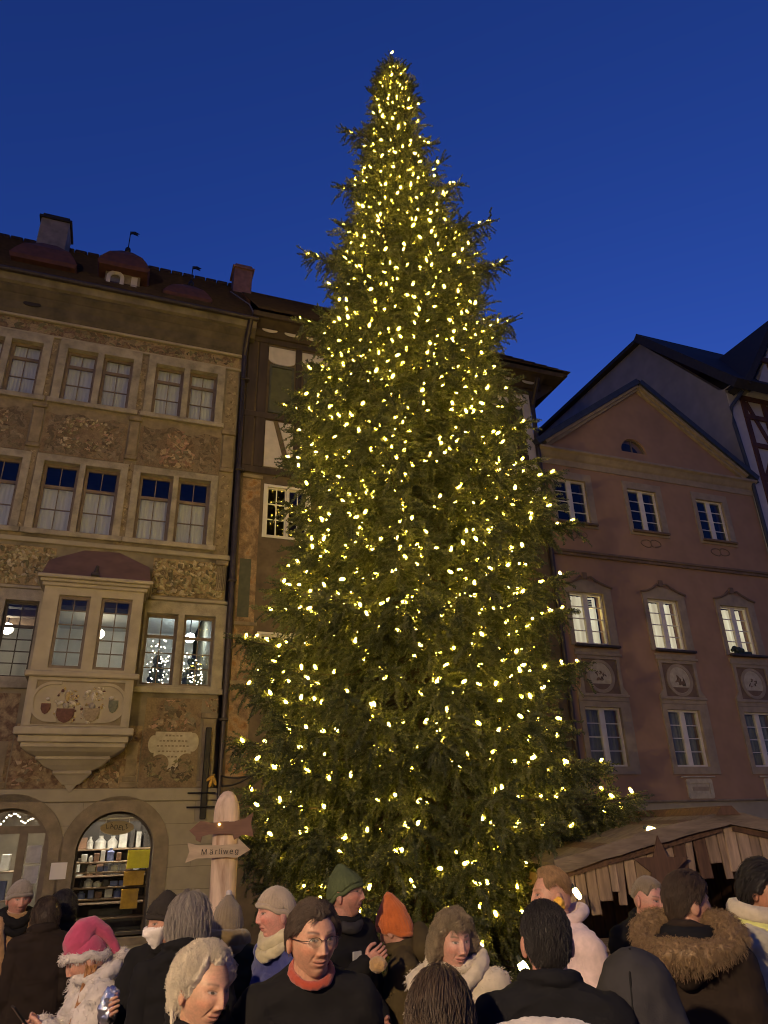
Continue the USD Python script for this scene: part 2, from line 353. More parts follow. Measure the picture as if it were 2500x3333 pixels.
# ------------------------------------------------------------------ frescoed house
H1 = thing('frescoed_house', 'tall frescoed stone house with oriel, arches and tiled dormer roof left of the tree', 'house', ROW, ROT)
lights3, lights2, out3, out2 = {}, {}, {}, {}
for i, c in enumerate((-1.33, -3.20, -5.07)):
    lights3[i] = [(c - 0.69, 10.545, c - 0.065, 11.90), (c + 0.065, 10.545, c + 0.69, 11.90)]
    out3[i] = (c - 0.86, 10.48, c + 0.86, 12.12)
    lights2[i] = [(c - 0.735, 7.56, c - 0.055, 9.09), (c + 0.055, 7.56, c + 0.735, 9.09)]
    out2[i] = (c - 0.88, 7.49, c + 0.88, 9.24)
l1 = {0: [(-1.62, 4.66, -1.01, 6.06), (-0.89, 4.66, -0.28, 6.06)], 2: [(-5.30, 4.71, -4.72, 6.13), (-4.40, 4.71, -3.82, 6.13)]}
l1[2] = [(-4.92, 4.71, -4.32, 6.13), (-4.14, 4.71, -3.56, 6.13)]
o1 = {0: (-1.66, 4.52, -0.07, 6.30), 2: (-5.12, 4.52, -3.47, 6.34)}
def arch_poly(c, r, spring, foot=0.0, n=28):
    th = np.linspace(0, math.pi, n)
    return Polygon([(c + r, foot)] + [(c + r * math.cos(t), spring + r * math.sin(t)) for t in th] + [(c - r, foot)])
ARCH = [(-1.70, 0.64, 1.80, 0.25, 0.5), (-3.44, 0.68, 1.84, 0.22, 0.0), (-5.3, 0.66, 1.82, 0.22, 0.5)]
wp = sbox(-8.6, 0.0, -0.12, 12.5)
for i in range(3): wp = wp.difference(sbox(*out3[i]).buffer(-0.06, join_style=2)).difference(sbox(*out2[i]).buffer(-0.06, join_style=2))
for i in (0, 2): wp = wp.difference(sbox(*o1[i]).buffer(-0.05, join_style=2))
for c, r, sp_, w_, ft in ARCH: wp = wp.difference(arch_poly(c, r + 0.1, sp_, ft))
wp = wp.difference(sbox(-3.3, 4.75, -1.85, 6.1))
obj('wall', xz(wp, 0.0, 0.38), 'plaster_ochre', H1)
obj('rear_wall', cat_([B(-8.6, 0.0, 8.0, 8.3, 0, 13.2), B(-8.6, -8.3, 0.38, 8.0, 0, 13.2), B(-0.3, 0.0, 0.38, 8.0, 0, 13.2)]), 'plaster_ochre', H1)
obj('floor_slab', cat_([B(-8.3, -0.3, 0.4, 8.0, z, z + 0.15) for z in (2.9, 6.6, 9.6, 12.6)]), 'dark_room', H1)
for i in range(3):
    window(H1, lights3[i], out3[i], 2, 3, 'sash_brown', 'sandstone', transom=11.52, bar=0.065, curtain='curtain', cseed=i, y0=-0.05)
    window(H1, lights2[i], out2[i], 2, 3, 'sash_brown', 'sandstone', transom=8.58, bar=0.065, curtain='curtain', ctop=8.58, cseed=10 + i, y0=-0.05, glassm='window_glass_strong' if False else 'window_glass')
window(H1, l1[0], o1[0], 2, 4, 'sash_brown', 'sandstone', transom=5.62, bar=0.055, y0=-0.045, name='window', cseed=20)
window(H1, l1[2], o1[2], 2, 5, 'sash_dark', 'sandstone', transom=5.66, y0=-0.045, cseed=21)
# rooms behind the lit first floor
obj('room_wall', cat_([B(-8.2, -0.4, 3.2, 3.3, 3.1, 6.6), B(-3.5, -3.42, 0.5, 3.2, 3.1, 6.6), B(-8.2, -0.4, 0.45, 3.2, 6.45, 6.55)]), 'room_wall', H1)
obj('ceiling_beam', cat_([B(-8.2, -3.6, y, y + 0.16, 6.25, 6.44) for y in (0.9, 1.6, 2.3)]), 'shelf_wood', H1)
# painted pilasters, bands
for x0, x1 in ((-2.42, -2.20), (-0.42, -0.16), (-4.33, -4.10), (-6.2, -5.98)):
    for z0, z1 in ((7.35, 9.36), (10.42, 12.06)):
        obj('painted_pilaster', cat_([xz(sbox(x0, z0, x1, z1), -0.012, 0.01)]), 'pilaster_paint', H1)
    obj('console', cat_([BB(x0 - 0.02, x1 + 0.02, -0.07, -0.001, 9.37, 9.46), BB(x0 + 0.01, x1 - 0.01, -0.05, -0.001, 9.47, 10.30), BB(x0 - 0.03, x1 + 0.03, -0.09, -0.001, 10.31, 10.41)]), 'pilaster_paint', H1)
for (x0, x1), fm in (((-2.18, -0.44), 'fresco_b'), ((-4.08, -2.44), 'fresco_d'), ((-5.96, -4.35), 'fresco_b')):
    obj('fresco_panel', xz(sbox(x0, 9.28, x1, 10.44), -0.008, 0.01), fm, H1)
    # scalloped painted drapery above each scene
    xs = np.linspace(x0, x1, 25); u = np.linspace(0, 1, 25)
    zz = 10.30 - 0.10 * np.abs(np.sin(u * math.pi * 2.5)) - 0.03 * np.cos(u * 9)
    obj('painted_drapery', xz(Polygon([(x0, 10.45)] + list(zip(xs, zz)) + [(x1, 10.45)]), -0.012, 0.005), 'pilaster_paint', H1)
oval = lambda u, v: u * u + v * v < 1
paint_blobs(H1, -3.85, -2.7, 9.42, 10.22, 230, PAL_A + PAL_LEAF, 4, 0.03, 0.13, shape=lambda u, v: 0.12 < u * u + v * v < 1, relief=0.00012, y=-0.0135)
paint_blobs(H1, -1.72, -0.98, 9.32, 10.24, 150, PAL_A, 5, 0.05, 0.22, shape=lambda u, v: abs(u) < 0.9 - 0.45 * v, relief=0.00015, y=-0.0135)
paint_blobs(H1, -5.7, -4.7, 9.4, 10.2, 120, PAL_DK + PAL_A, 6, 0.05, 0.2, shape=oval, relief=0.0002, y=-0.0135)
# faint painted foliage on the pilasters and round the windows
for k, (x0, x1) in enumerate(((-2.42, -2.20), (-0.42, -0.16), (-4.33, -4.10))):
    for z0, z1 in ((7.42, 9.3), (10.5, 12.0)):
        paint_blobs(H1, x0 + 0.02, x1 - 0.02, z0, z1, 70, [(0.26, 0.20, 0.11), (0.19, 0.14, 0.075), (0.15, 0.11, 0.06), (0.29, 0.22, 0.13)], 80 + k, 0.04, 0.13, relief=0.00008, y=-0.0135, name='painted_foliage')
for k, (x0, x1) in enumerate(((-2.12, -0.5), (-4.0, -2.5), (-5.9, -4.4))):
    paint_blobs(H1, x0, x1, 9.31, 10.42, 260, [(0.13, 0.10, 0.055), (0.17, 0.13, 0.075), (0.11, 0.08, 0.045), (0.20, 0.15, 0.09)], 90 + k, 0.06, 0.26, relief=0.000012, y=-0.0085, name='painted_ground', shape=lambda u, v: abs(u) > 0.5 or abs(v) > 0.5)
# leaf relief band between first and second floor
for k, (x0, x1) in enumerate(((-1.60, -0.16), (-5.9, -3.42))):
    obj('garland_panel', xz(sbox(x0, 6.44, x1, 7.22), -0.012, 0.01), 'fresco_c', H1)
    rs = np.random.RandomState(40 + k); ms, cs = [], []
    for i in range(int(150 * (x1 - x0))):
        x, z = rs.uniform(x0 + 0.03, x1 - 0.03), rs.uniform(6.48, 7.19); L = rs.uniform(0.06, 0.15)
        m = trimesh.creation.icosphere(1, 1.0); m.apply_scale((L * 0.5, 0.018, L * 0.22))
        m.apply_transform(trimesh.transformations.rotation_matrix(rs.uniform(0, 6.28), (0, 1, 0))); m.apply_translation((x, -0.016, z))
        ms.append(m); cs.append(np.tile(np.array(PAL_LEAF[rs.randint(6)]) * rs.uniform(0.8, 1.2), (len(m.vertices), 1)))
    obj('leaf_garland', cat_(ms), 'painted', H1, cd=np.vstack(cs), kind='stuff')
obj('fluted_capital', cat_([BB(-0.32 + 0.035 * i, -0.295 + 0.035 * i, -0.05, -0.002, 6.62, 7.16) for i in range(5)] + [BB(-0.36, -0.1, -0.07, -0.001, 7.17, 7.27)]), 'pilaster_paint', H1)
obj('sill_band', cat_([BB(-8.6, -0.02, -0.06, -0.001, 7.30, 7.40), BB(-8.6, -3.52, -0.05, -0.001, 6.36, 6.42), BB(-1.58, -0.02, -0.05, -0.001, 6.335, 6.40)]), 'plaster_ground', H1)
obj('string_course', BB(-8.6, -0.02, -0.05, -0.001, 2.60, 2.81), 'plaster_ground', H1)
# painted field right of the oriel: cartouche with faded lettering, wreaths, column
obj('fresco_panel', xz(sbox(-1.44, 2.825, -0.42, 4.42), -0.008, 0.01), 'fresco_d', H1)
obj('fresco_panel', xz(sbox(-8.0, 2.825, -3.6, 4.42), -0.008, 0.01), 'fresco_a', H1)
obj('fresco_panel', xz(sbox(-3.58, 2.825, -1.46, 3.9), -0.008, 0.01), 'fresco_a', H1)
cart = unary_union([sbox(-1.22, 3.36, -0.56, 3.80), affinity.scale(Point(-1.24, 3.58).buffer(0.12), 0.8, 1.3), affinity.scale(Point(-0.53, 3.62).buffer(0.13), 0.8, 1.3), Polygon([(-1.12, 3.40), (-0.66, 3.40), (-0.82, 3.12), (-0.94, 3.12)])])
cart = cart.difference(affinity.scale(Point(-1.10, 3.24).buffer(0.16), 1, 1)).difference(Point(-0.62, 3.26).buffer(0.16))
obj('cartouche', xz(cart, -0.016, -0.002), 'medallion_light', H1)
rs = np.random.RandomState(3); ms = []
for r_, (z, n) in enumerate(((3.735, 5), (3.64, 8), (3.55, 9), (3.455, 8), (3.36, 3))):
    for i in range(n):
        x = -0.89 + (i - (n - 1) / 2) * 0.066 + rs.uniform(-0.008, 0.008)
        ms.append(xz(affinity.rotate(sbox(x - 0.02, z - 0.016, x + 0.021, z + rs.uniform(0.006, 0.018)), rs.uniform(-8, 8)), -0.0175, -0.0162))
obj('faded_lettering', cat_(ms), 'pilaster_paint', H1, kind='stuff')
paint_blobs(H1, -1.36, -0.48, 2.9, 3.34, 120, PAL_DK + PAL_LEAF[2:4], 8, 0.04, 0.14, shape=lambda u, v: (0.12 < (abs(u) - 0.5) ** 2 * 4 + (v - 0.1) ** 2 < 0.95), relief=0.0001, name='painted_wreath', y=-0.0135)
paint_blobs(H1, -1.36, -0.5, 3.82, 4.38, 130, PAL_DK + PAL_A, 9, 0.05, 0.2, relief=0.0001, y=-0.0135, shape=lambda u, v: abs(u) < 0.75 - 0.4 * v)
obj('painted_pilaster', cat_([BB(-0.41, -0.1, -0.03, -0.001, 2.83, 2.93), BB(-0.37, -0.14, -0.02, -0.001, 2.94, 4.05), BB(-0.42, -0.1, -0.04, -0.001, 4.06, 4.16)]), 'pilaster_paint', H1)
paint_blobs(H1, -0.4, -0.1, 4.18, 4.46, 50, PAL_A, 10, 0.03, 0.1, relief=0.0002, y=-0.005)
for x0 in (-1.74, -3.9):
    obj('painted_pilaster', cat_([BB(x0 - 0.02, x0 + 0.3, -0.03, -0.009, 2.83, 2.92), BB(x0 + 0.02, x0 + 0.26, -0.025, -0.009, 2.93, 3.02), BB(x0 + 0.05, x0 + 0.24, -0.018, -0.009, 3.03, 3.6)]), 'pilaster_paint', H1)
paint_blobs(H1, -3.5, -3.0, 2.88, 3.3, 60, PAL_A, 11, 0.05, 0.16, relief=0.0002, y=-0.0135)
paint_blobs(H1, -2.2, -1.78, 2.88, 3.3, 60, PAL_A + PAL_DK, 12, 0.05, 0.16, relief=0.0002, y=-0.0135)
# ground-floor stone courses and arch rings
zc = [0.02, 0.40, 0.78, 1.16, 1.52, 1.87, 2.22, 2.592]
openings = unary_union([arch_poly(c, r + w_ + 0.004, sp_, ft - 0.01) for c, r, sp_, w_, ft in ARCH])
for k in range(len(zc) - 1):
    jx = [-8.6] + list(np.arange(-8.0 + 0.45 * (k % 2), -0.3, 0.95)) + [-0.02]
    for a, b in zip(jx[:-1], jx[1:]):
        pl = sbox(a + 0.003, zc[k] + 0.004, b - 0.003, zc[k + 1] - 0.004).difference(openings)
        if pl.area > 0.01: obj('stone_block', xz(pl, -0.022, 0.01), 'plaster_ground', H1)
for c, r, sp_, w_, ft in ARCH:
    ring = arch_poly(c, r + w_, sp_, ft).difference(arch_poly(c, r, sp_, ft - 0.3))
    if ft > 0: ring = ring.union(sbox(c - r - w_, ft - 0.12, c + r + w_, ft))
    obj('arch_surround', xz(ring, -0.05, 0.42), 'sandstone_dark', H1)
# cornice under the eaves
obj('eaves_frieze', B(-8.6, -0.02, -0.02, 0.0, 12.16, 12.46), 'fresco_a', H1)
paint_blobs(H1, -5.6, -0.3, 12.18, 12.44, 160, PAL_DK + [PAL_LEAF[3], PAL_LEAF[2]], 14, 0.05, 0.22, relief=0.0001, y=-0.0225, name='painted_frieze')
prof = [(0.0, 12.535), (-0.09, 12.535), (-0.11, 12.58), (-0.13, 12.62), (-0.16, 12.80), (-0.24, 12.95), (-0.34, 13.06), (-0.34, 13.12), (-0.42, 13.14), (-0.46, 13.30), (-0.46, 13.36), (0.0, 13.36)]
def sweep_x(profile, x0, x1):
    e = trimesh.creation.extrude_polygon(Polygon(profile), x1 - x0, engine='earcut'); v = np.array(e.vertices)
    m = trimesh.Trimesh(np.stack([x0 + v[:, 2], v[:, 0], v[:, 1]], 1), np.array(e.faces), process=False)
    if m.volume < 0: m.invert()
    return m
obj('cornice', sweep_x(prof[:6] + [(0.0, 12.95)], -8.6, -0.04), 'cornice_eave_shade', H1)
obj('eaves_moulding', sweep_x([(0.0, 12.955), (-0.245, 12.955)] + prof[6:8] + [(0.0, 13.12)], -8.6, 0.14), 'cornice_eave_shade', H1)
obj('eaves_moulding', sweep_x([(0.0, 13.121), (-0.341, 13.121)] + prof[8:], -8.6, 0.14), 'plaster_ochre', H1)
obj('frieze_moulding', cat_([BB(-8.6, -0.02, -0.10, -0.024, 12.47, 12.53), BB(-8.6, -0.02, -0.05, -0.001, 12.10, 12.155)]), 'plaster_ground', H1)
obj('gutter', tube([(-8.6, -0.52, 13.33), (0.16, -0.52, 13.33)], 0.06, 8), 'pipe_metal', H1)
for x in (-4.75, -6.4):
    obj('vent_opening', xz(affinity.scale(Point(x, 12.79).buffer(0.1), 1.8, 0.6), -0.175, -0.15), 'ink', H1)

def roof_courses(x0, x1, y0, z0, y1, z1, n, lift=0.035, x0b=None, x1b=None):
    """a tiled slope as overlapping courses"""
    V, Fc = [], []
    x0b, x1b = x0 if x0b is None else x0b, x1 if x1b is None else x1b
    for k in range(n):
        t0, t1 = k / n, (k + 1) / n
        nx, nz = -(z1 - z0), (y1 - y0); ln = math.hypot(nx, nz); nx, nz = nx / ln, nz / ln
        a = [(x0 + (x0b - x0) * t0, y0 + (y1 - y0) * t0 + nx * lift, z0 + (z1 - z0) * t0 + nz * lift), (x1 + (x1b - x1) * t0, y0 + (y1 - y0) * t0 + nx * lift, z0 + (z1 - z0) * t0 + nz * lift),
             (x1 + (x1b - x1) * t1, y0 + (y1 - y0) * t1, z0 + (z1 - z0) * t1), (x0 + (x0b - x0) * t1, y0 + (y1 - y0) * t1, z0 + (z1 - z0) * t1)]
        lo = [(x0 + (x0b - x0) * t0, y0 + (y1 - y0) * t0 - nx * 0.0, z0 + (z1 - z0) * t0), (x1 + (x1b - x1) * t0, y0 + (y1 - y0) * t0, z0 + (z1 - z0) * t0)]
        i = len(V); V += a + lo
        Fc += [(i, i + 1, i + 2), (i, i + 2, i + 3), (i + 4, i + 5, i + 1), (i + 4, i + 1, i)]
    return trimesh.Trimesh(np.array(V), np.array(Fc), process=False)
rf = obj('roof', cat_([roof_courses(-8.6, 0.12, -0.48, 13.37, 4.0, 18.1, 26), roof_courses(0.12, -8.6, 8.4, 13.4, 4.0, 18.1, 8), B(-8.6, 0.12, -0.46, 8.3, 13.363, 13.39)]), 'roof_tile', H1)
obj('ridge_tile', cat_([BB(-8.6 + 0.35 * i, -8.27 + 0.35 * i, 3.9, 4.1, 18.06, 18.18, 0.04) for i in range(25)]), 'roof_tile', rf)

def dormer(c, w, zb, zt, y, hood, win):
    d = obj('dormer', cat_([B(c - w / 2, c + w / 2, y, y + 1.6, zb - 0.9, zt)]), 'sandstone_dark', rf)
    # bell-shaped red hood
    pts = []
    for k, (o, z) in enumerate(((0.16, zt - 0.10), (0.20, zt), (0.10, zt + 0.22 * hood), (-0.02, zt + 0.42 * hood))):
        hw = w / 2 + o
        for sx in (-1, 1):
            pts += [(c + sx * hw, y - 0.14 - o * 0.6, z), (c + sx * hw, y + 2.2, z)]
    pts += [(c - w * 0.16, y + 0.10, zt + 0.72 * hood), (c + w * 0.16, y + 0.10, zt + 0.72 * hood), (c - w * 0.16, y + 2.6, zt + 0.72 * hood), (c + w * 0.16, y + 2.6, zt + 0.72 * hood)]
    obj('dormer_roof', trimesh.convex.convex_hull(np.array(pts)), 'roof_tile_red', d)
    if win:
        op = arch_poly(c - 0.16, 0.11, zt - 0.28, zb + 0.02); fr = arch_poly(c - 0.16, 0.20, zt - 0.28, zb - 0.12).difference(op)
        obj('dormer_window', xz(fr, y - 0.05, y - 0.002), 'infill', d); obj('pane', xz(op, y - 0.02, y - 0.005), 'window_glass', d)
        obj('painted_board', xz(sbox(c + 0.2, zb + 0.02, c + 0.34, zt - 0.14), y - 0.02, y - 0.002), 'infill', d)
    else:
        obj('window_arch', cat_([xz(arch_poly(c, 0.2, zt - 0.36, zt - 0.4).difference(arch_poly(c, 0.15, zt - 0.37, zt - 0.5)), y - 0.03, y - 0.002), BB(c - w / 2 + 0.05, c - 0.3, y - 0.03, y - 0.002, zb + 0.1, zb + 0.22), BB(c + 0.3, c + w / 2 - 0.05, y - 0.03, y - 0.002, zb + 0.1, zb + 0.22)]), 'infill', d)
    return d
dormer(-4.80, 1.05, 14.0, 14.42, 0.45, 1.05, False)
dormer(-3.05, 0.80, 13.92, 14.70, 0.38, 1.0, True)
dormer(-1.50, 0.80, 13.8, 14.22, 0.45, 0.85, False)
def vane(c, y, z, h, parent):
    ms = [tube([(c, y, z), (c, y, z + h)], 0.013, 6)]
    s = trimesh.creation.icosphere(2, 0.07); s.apply_scale((1, 1, 1.35)); s.apply_translation((c, y, z + 0.26 * h)); ms.append(s)
    ms.append(xz(Polygon([(c, z + h), (c + 0.10, z + h + 0.03), (c + 0.22, z + h - 0.02), (c + 0.16, z + h - 0.05), (c + 0.2, z + h - 0.10), (c + 0.06, z + h - 0.07), (c, z + h - 0.1)]), y - 0.006, y + 0.006))
    obj('weather_vane', cat_(ms), 'iron', parent)
vane(-3.05, 0.6, 15.35, 0.85, rf); vane(-1.44, 0.6, 14.72, 0.80, rf)
def chimney(x0, x1, y0, y1, z0, z1, m, parent):
    c = obj('chimney', cat_([B(x0, x1, y0, y1, z0, z1)]), m, parent)
    obj('chimney_cap', cat_([BB(x0 - 0.06, x1 + 0.06, y0 - 0.06, y1 + 0.06, z1 + 0.001, z1 + 0.08), B(x0 + 0.02, x1 - 0.02, y0 + 0.02, y1 - 0.02, z1 + 0.081, z1 + 0.2)]), m if m == 'chimney_brick' else 'roof_dark', c)
chimney(-5.62, -4.88, 3.0, 3.8, 15.8, 18.25, 'chimney_render', rf)
chimney(-0.13, 0.42, 3.0, 3.6, 16.0, 18.0, 'chimney_brick', rf)
obj('lightning_rod', tube([(-0.25, 2.5, 16.6), (0.05, 0.4, 14.5), (0.1, -0.4, 13.5)], 0.018, 5), 'chimney_render', rf)
# downpipe in the corner
obj('downpipe', cat_([tube([(-0.02, -0.5, 13.3), (-0.05, -0.3, 12.9), (-0.06, -0.11, 12.5), (-0.03, -0.11, 9.0), (0.0, -0.11, 5.0), (0.0, -0.11, 0.1)], 0.062, 10)] + [BB(-0.1, 0.08, -0.19, -0.02, z, z + 0.05) for z in (4.0, 6.8, 9.4, 11.8)]), 'pipe_metal', H1)
# ------------------------------------------------------------------ oriel
D = 0.72
OR = obj('oriel', cat_([xz(frame_poly((-3.44, 4.70, -1.72, 6.24), [(-3.18, 4.76, -2.64, 6.09), (-2.45, 4.76, -1.91, 6.09)]), -D, -D + 0.16),
                      B(-3.44, -3.30, -D + 0.16, -0.001, 4.70, 6.24), B(-1.86, -1.72, -D + 0.16, -0.001, 4.70, 6.24),
                      B(-3.44, -1.72, -D, -0.001, 3.76, 4.60)]), 'oriel_stone', H1)
obj('sill', BB(-3.52, -1.64, -D - 0.09, -0.001, 4.60, 4.70, 0.02), 'oriel_stone', OR)
obj('cornice', cat_([BB(-3.49, -1.67, -D - 0.05, -0.001, 6.241, 6.31), BB(-3.53, -1.63, -D - 0.09, -0.001, 6.312, 6.37), BB(-3.58, -1.58, -D - 0.14, -0.001, 6.372, 6.44)]), 'oriel_stone', OR)
hp = [(-3.53, -D - 0.05, 6.44), (-1.63, -D - 0.05, 6.44), (-3.53, -0.001, 6.44), (-1.63, -0.001, 6.44), (-3.49, -0.35, 6.86), (-1.67, -0.35, 6.88), (-3.47, -0.001, 6.98), (-1.68, -0.001, 7.0), (-3.1, -0.15, 7.08), (-2.05, -0.15, 7.1), (-2.92, -0.001, 7.24), (-2.28, -0.001, 7.26)]
obj('oriel_roof', trimesh.convex.convex_hull(np.array(hp)), 'red_plaster', OR)
def frus(a, b):   # (x0, x1, d, z) to (x0, x1, d, z)
    return trimesh.convex.convex_hull(np.array([(x, y, q[3]) for q in (a, b) for x in q[:2] for y in (-q[2], -0.001)]))
obj('corbel', cat_([BB(-3.53, -1.63, -D - 0.10, -0.001, 3.63, 3.758, 0.02), BB(-3.45, -1.70, -D - 0.02, -0.001, 3.52, 3.628), BB(-3.40, -1.74, -D + 0.03, -0.001, 3.44, 3.518),
                    frus((-3.38, -1.76, D - 0.06, 3.438), (-3.30, -1.84, D - 0.13, 3.38)), frus((-3.30, -1.84, D - 0.13, 3.379), (-3.16, -1.96, D - 0.26, 3.32)),
                    BB(-3.16, -1.96, -0.48, -0.001, 3.26, 3.318), frus((-3.12, -2.0, 0.44, 3.258), (-3.04, -2.08, 0.36, 3.18)), frus((-3.04, -2.08, 0.36, 3.178), (-2.86, -2.25, 0.27, 3.10)),
                    BB(-2.87, -2.24, -0.28, -0.001, 3.04, 3.098), frus((-2.85, -2.26, 0.25, 3.038), (-2.70, -2.42, 0.14, 2.88)), frus((-2.66, -2.46, 0.12, 2.878), (-2.58, -2.54, 0.07, 2.76))]), 'oriel_stone', OR)
for a, c in ((-3.18, -2.64), (-2.45, -1.91)):
    w = obj('window', xz(frame_poly((a + 0.002, 4.762, c - 0.002, 6.088), [(a + 0.055, 4.82, c - 0.055, 6.03)]), -D + 0.06, -D + 0.11), 'sash_brown', OR)
    zs = [4.82, 5.06, 5.30, 5.56, 5.82, 6.03]; xm = (a + c) / 2
    obj('sash', cat_([B(a + 0.055, c - 0.055, -D + 0.07, -D + 0.10, z - 0.008, z + 0.008) for z in zs[1:-1]] + [B(xm - 0.008, xm + 0.008, -D + 0.072, -D + 0.098, 4.82, 6.03)]), 'sash_brown', w)
    for z0, z1 in zip(zs[:-1], zs[1:]):
        for x0, x1 in ((a + 0.055, xm), (xm, c - 0.055)):
            obj('pane', B(x0 + 0.008, x1 - 0.008, -D + 0.083, -D + 0.086, z0 + 0.009, z1 - 0.009), 'window_glass', w)
pane_ring = unary_union([Point(-3.02, 4.18).buffer(0.34, 24), Point(-2.14, 4.18).buffer(0.34, 24), sbox(-3.02, 3.84, -2.14, 4.52)])
obj('relief_frame', cat_([xz(frame_poly((-3.40, 3.78, -1.76, 4.58), [(-3.30, 3.80, -1.86, 4.54)]), -D - 0.03, -D - 0.001), xz(pane_ring.difference(pane_ring.buffer(-0.05)).difference(sbox(-2.9, 3.7, -2.26, 4.6)), -D - 0.035, -D - 0.001)]), 'oriel_stone', OR)
obj('relief_field', xz(sbox(-3.299, 3.801, -1.861, 4.539).difference(pane_ring), -D - 0.008, -D - 0.001), 'sandstone_dark', OR)
# carved and painted arms: two shields with helmets and mantling, two small shields
rs = np.random.RandomState(21); ms, cs = [], []
def lump(x, z, sx, sz, c, dy=0.03, rot=0.0):
    m = trimesh.creation.icosphere(1, 1.0); m.apply_scale((sx, dy, sz)); m.apply_transform(trimesh.transformations.rotation_matrix(rot, (0, 1, 0)))
    m.apply_translation((x, -D - 0.004, z)); ms.append(m); cs.append(np.tile(c, (len(m.vertices), 1)))
def shield(x, z, w, h, c, dy):
    p = Polygon([(x - w, z + h), (x + w, z + h), (x + w, z), (x + w * 0.6, z - h * 0.7), (x, z - h), (x - w * 0.6, z - h * 0.7), (x - w, z)])
    m = xz(p, -D - dy, -D - 0.001); ms.append(m); cs.append(np.tile(c, (len(m.vertices), 1)))
pale, gold, red, green = (0.50, 0.44, 0.33), (0.42, 0.31, 0.13), (0.12, 0.055, 0.038), (0.14, 0.14, 0.09)
shield(-2.78, 3.95, 0.14, 0.12, red, 0.03); shield(-2.36, 3.97, 0.13, 0.12, (0.26, 0.2, 0.12), 0.03)
shield(-3.10, 4.06, 0.075, 0.09, red, 0.025); shield(-2.02, 4.12, 0.08, 0.11, green, 0.025)
for cx, cc in ((-2.78, gold), (-2.36, pale)):
    for i in range(46):
        u, v = rs.uniform(-1, 1), rs.uniform(-1, 1)
        c = [pale, gold, red, cc, (0.4, 0.3, 0.2)][rs.randint(5)]
        lump(cx + u * 0.2 * (1 - 0.25 * abs(v)), 4.14 + v * 0.30, rs.uniform(0.012, 0.035), rs.uniform(0.012, 0.03), np.array(c) * rs.uniform(0.8, 1.1), 0.022, rs.uniform(0, 3))
    lump(cx, 4.12, 0.055, 0.06, (0.3, 0.26, 0.2), 0.05); lump(cx, 4.28, 0.04, 0.09, cc, 0.045)
    for sx in (-1, 1): lump(cx + sx * 0.1, 4.36 if cc is pale else 4.16, 0.06, 0.035, pale, 0.04, sx * 0.5)
lump(-3.08, 4.22, 0.035, 0.03, pale, 0.04); lump(-2.06, 4.27, 0.05, 0.035, pale, 0.04)
obj('coat_of_arms', cat_(ms), 'painted', OR, cd=np.vstack(cs))
obj('keystone_lamp', cat_([BB(-2.69, -2.55, -D - 0.2, -D - 0.02, 6.44, 6.5), tube([(-2.62, -D - 0.1, 6.5), (-2.60, -D - 0.1, 6.66)], [0.05, 0.03], 8)]), 'pipe_metal', OR)

# ------------------------------------------------------------------ half-timbered house behind the tree
H2 = thing('half_timbered_house', 'half timbered house with white plaster panels behind the christmas tree', 'house', ROW, ROT)
mw = [(0.64, 7.97, 1.10, 9.18), (1.14, 7.97, 1.60, 9.18)]
wins2 = [0.0, 2.3, 4.6]
wp = sbox(0.01, -0.12, 7.86, 13.2)
for o in wins2:
    wp = wp.difference(sbox(0.62 + o, 7.95, 1.63 + o, 9.2)).difference(sbox(0.62 + o, 4.4, 1.63 + o, 5.8))
obj('wall', xz(wp, 0.0, 0.35), 'mid_paint', H2)
obj('rear_wall', cat_([B(0.01, 7.86, 8.0, 8.3, 0, 13.2), B(7.5, 7.86, 0.35, 8.0, 0, 13.2), B(0.3, 7.5, 0.4, 8.0, 9.5, 9.6), B(0.3, 7.5, 0.4, 8.0, 6.3, 6.4)]), 'mid_paint', H2)
for o in wins2:
    window(H2, [(0.66 + o, 7.985, 1.105 + o, 9.165), (1.145 + o, 7.985, 1.59 + o, 9.165)], (0.58 + o, 7.93, 1.67 + o, 9.22), 2, 3, 'sash_white', 'sash_white', bar=0.03, mun=0.025, y0=-0.01, depth=0.12, sill=False, glassm='window_glass_strong', cseed=30 + int(o))
    window(H2, [(0.66 + o, 4.43, 1.105 + o, 5.77), (1.145 + o, 4.43, 1.59 + o, 5.77)], (0.58 + o, 4.38, 1.67 + o, 5.82), 2, 3, 'sash_white', 'sash_white', bar=0.03, mun=0.025, y0=-0.01, depth=0.12, sill=False, glassm='window_glass', cseed=34 + int(o))
posts = [0.04, 0.30, 1.22, 2.05, 2.95, 3.8, 4.7, 5.55, 6.4, 7.2, 7.62]
for i, x in enumerate(posts):
    obj('timber_post', BB(x, x + (0.22 if i < 2 else 0.15), -0.05, 0.0, 9.62, 13.05), 'timber', H2)
for z0, z1 in ((9.45, 9.61), (10.90, 11.06), (13.06, 13.2)):
    obj('timber_beam', BB(0.02, 7.84, -0.06, 0.0, z0, z1), 'timber', H2)
cells = [(0.54, 1.20), (1.38, 2.03), (2.22, 2.93), (3.12, 3.78), (3.97, 4.68), (4.87, 5.53), (5.72, 6.38), (6.57, 7.18), (7.36, 7.6)]
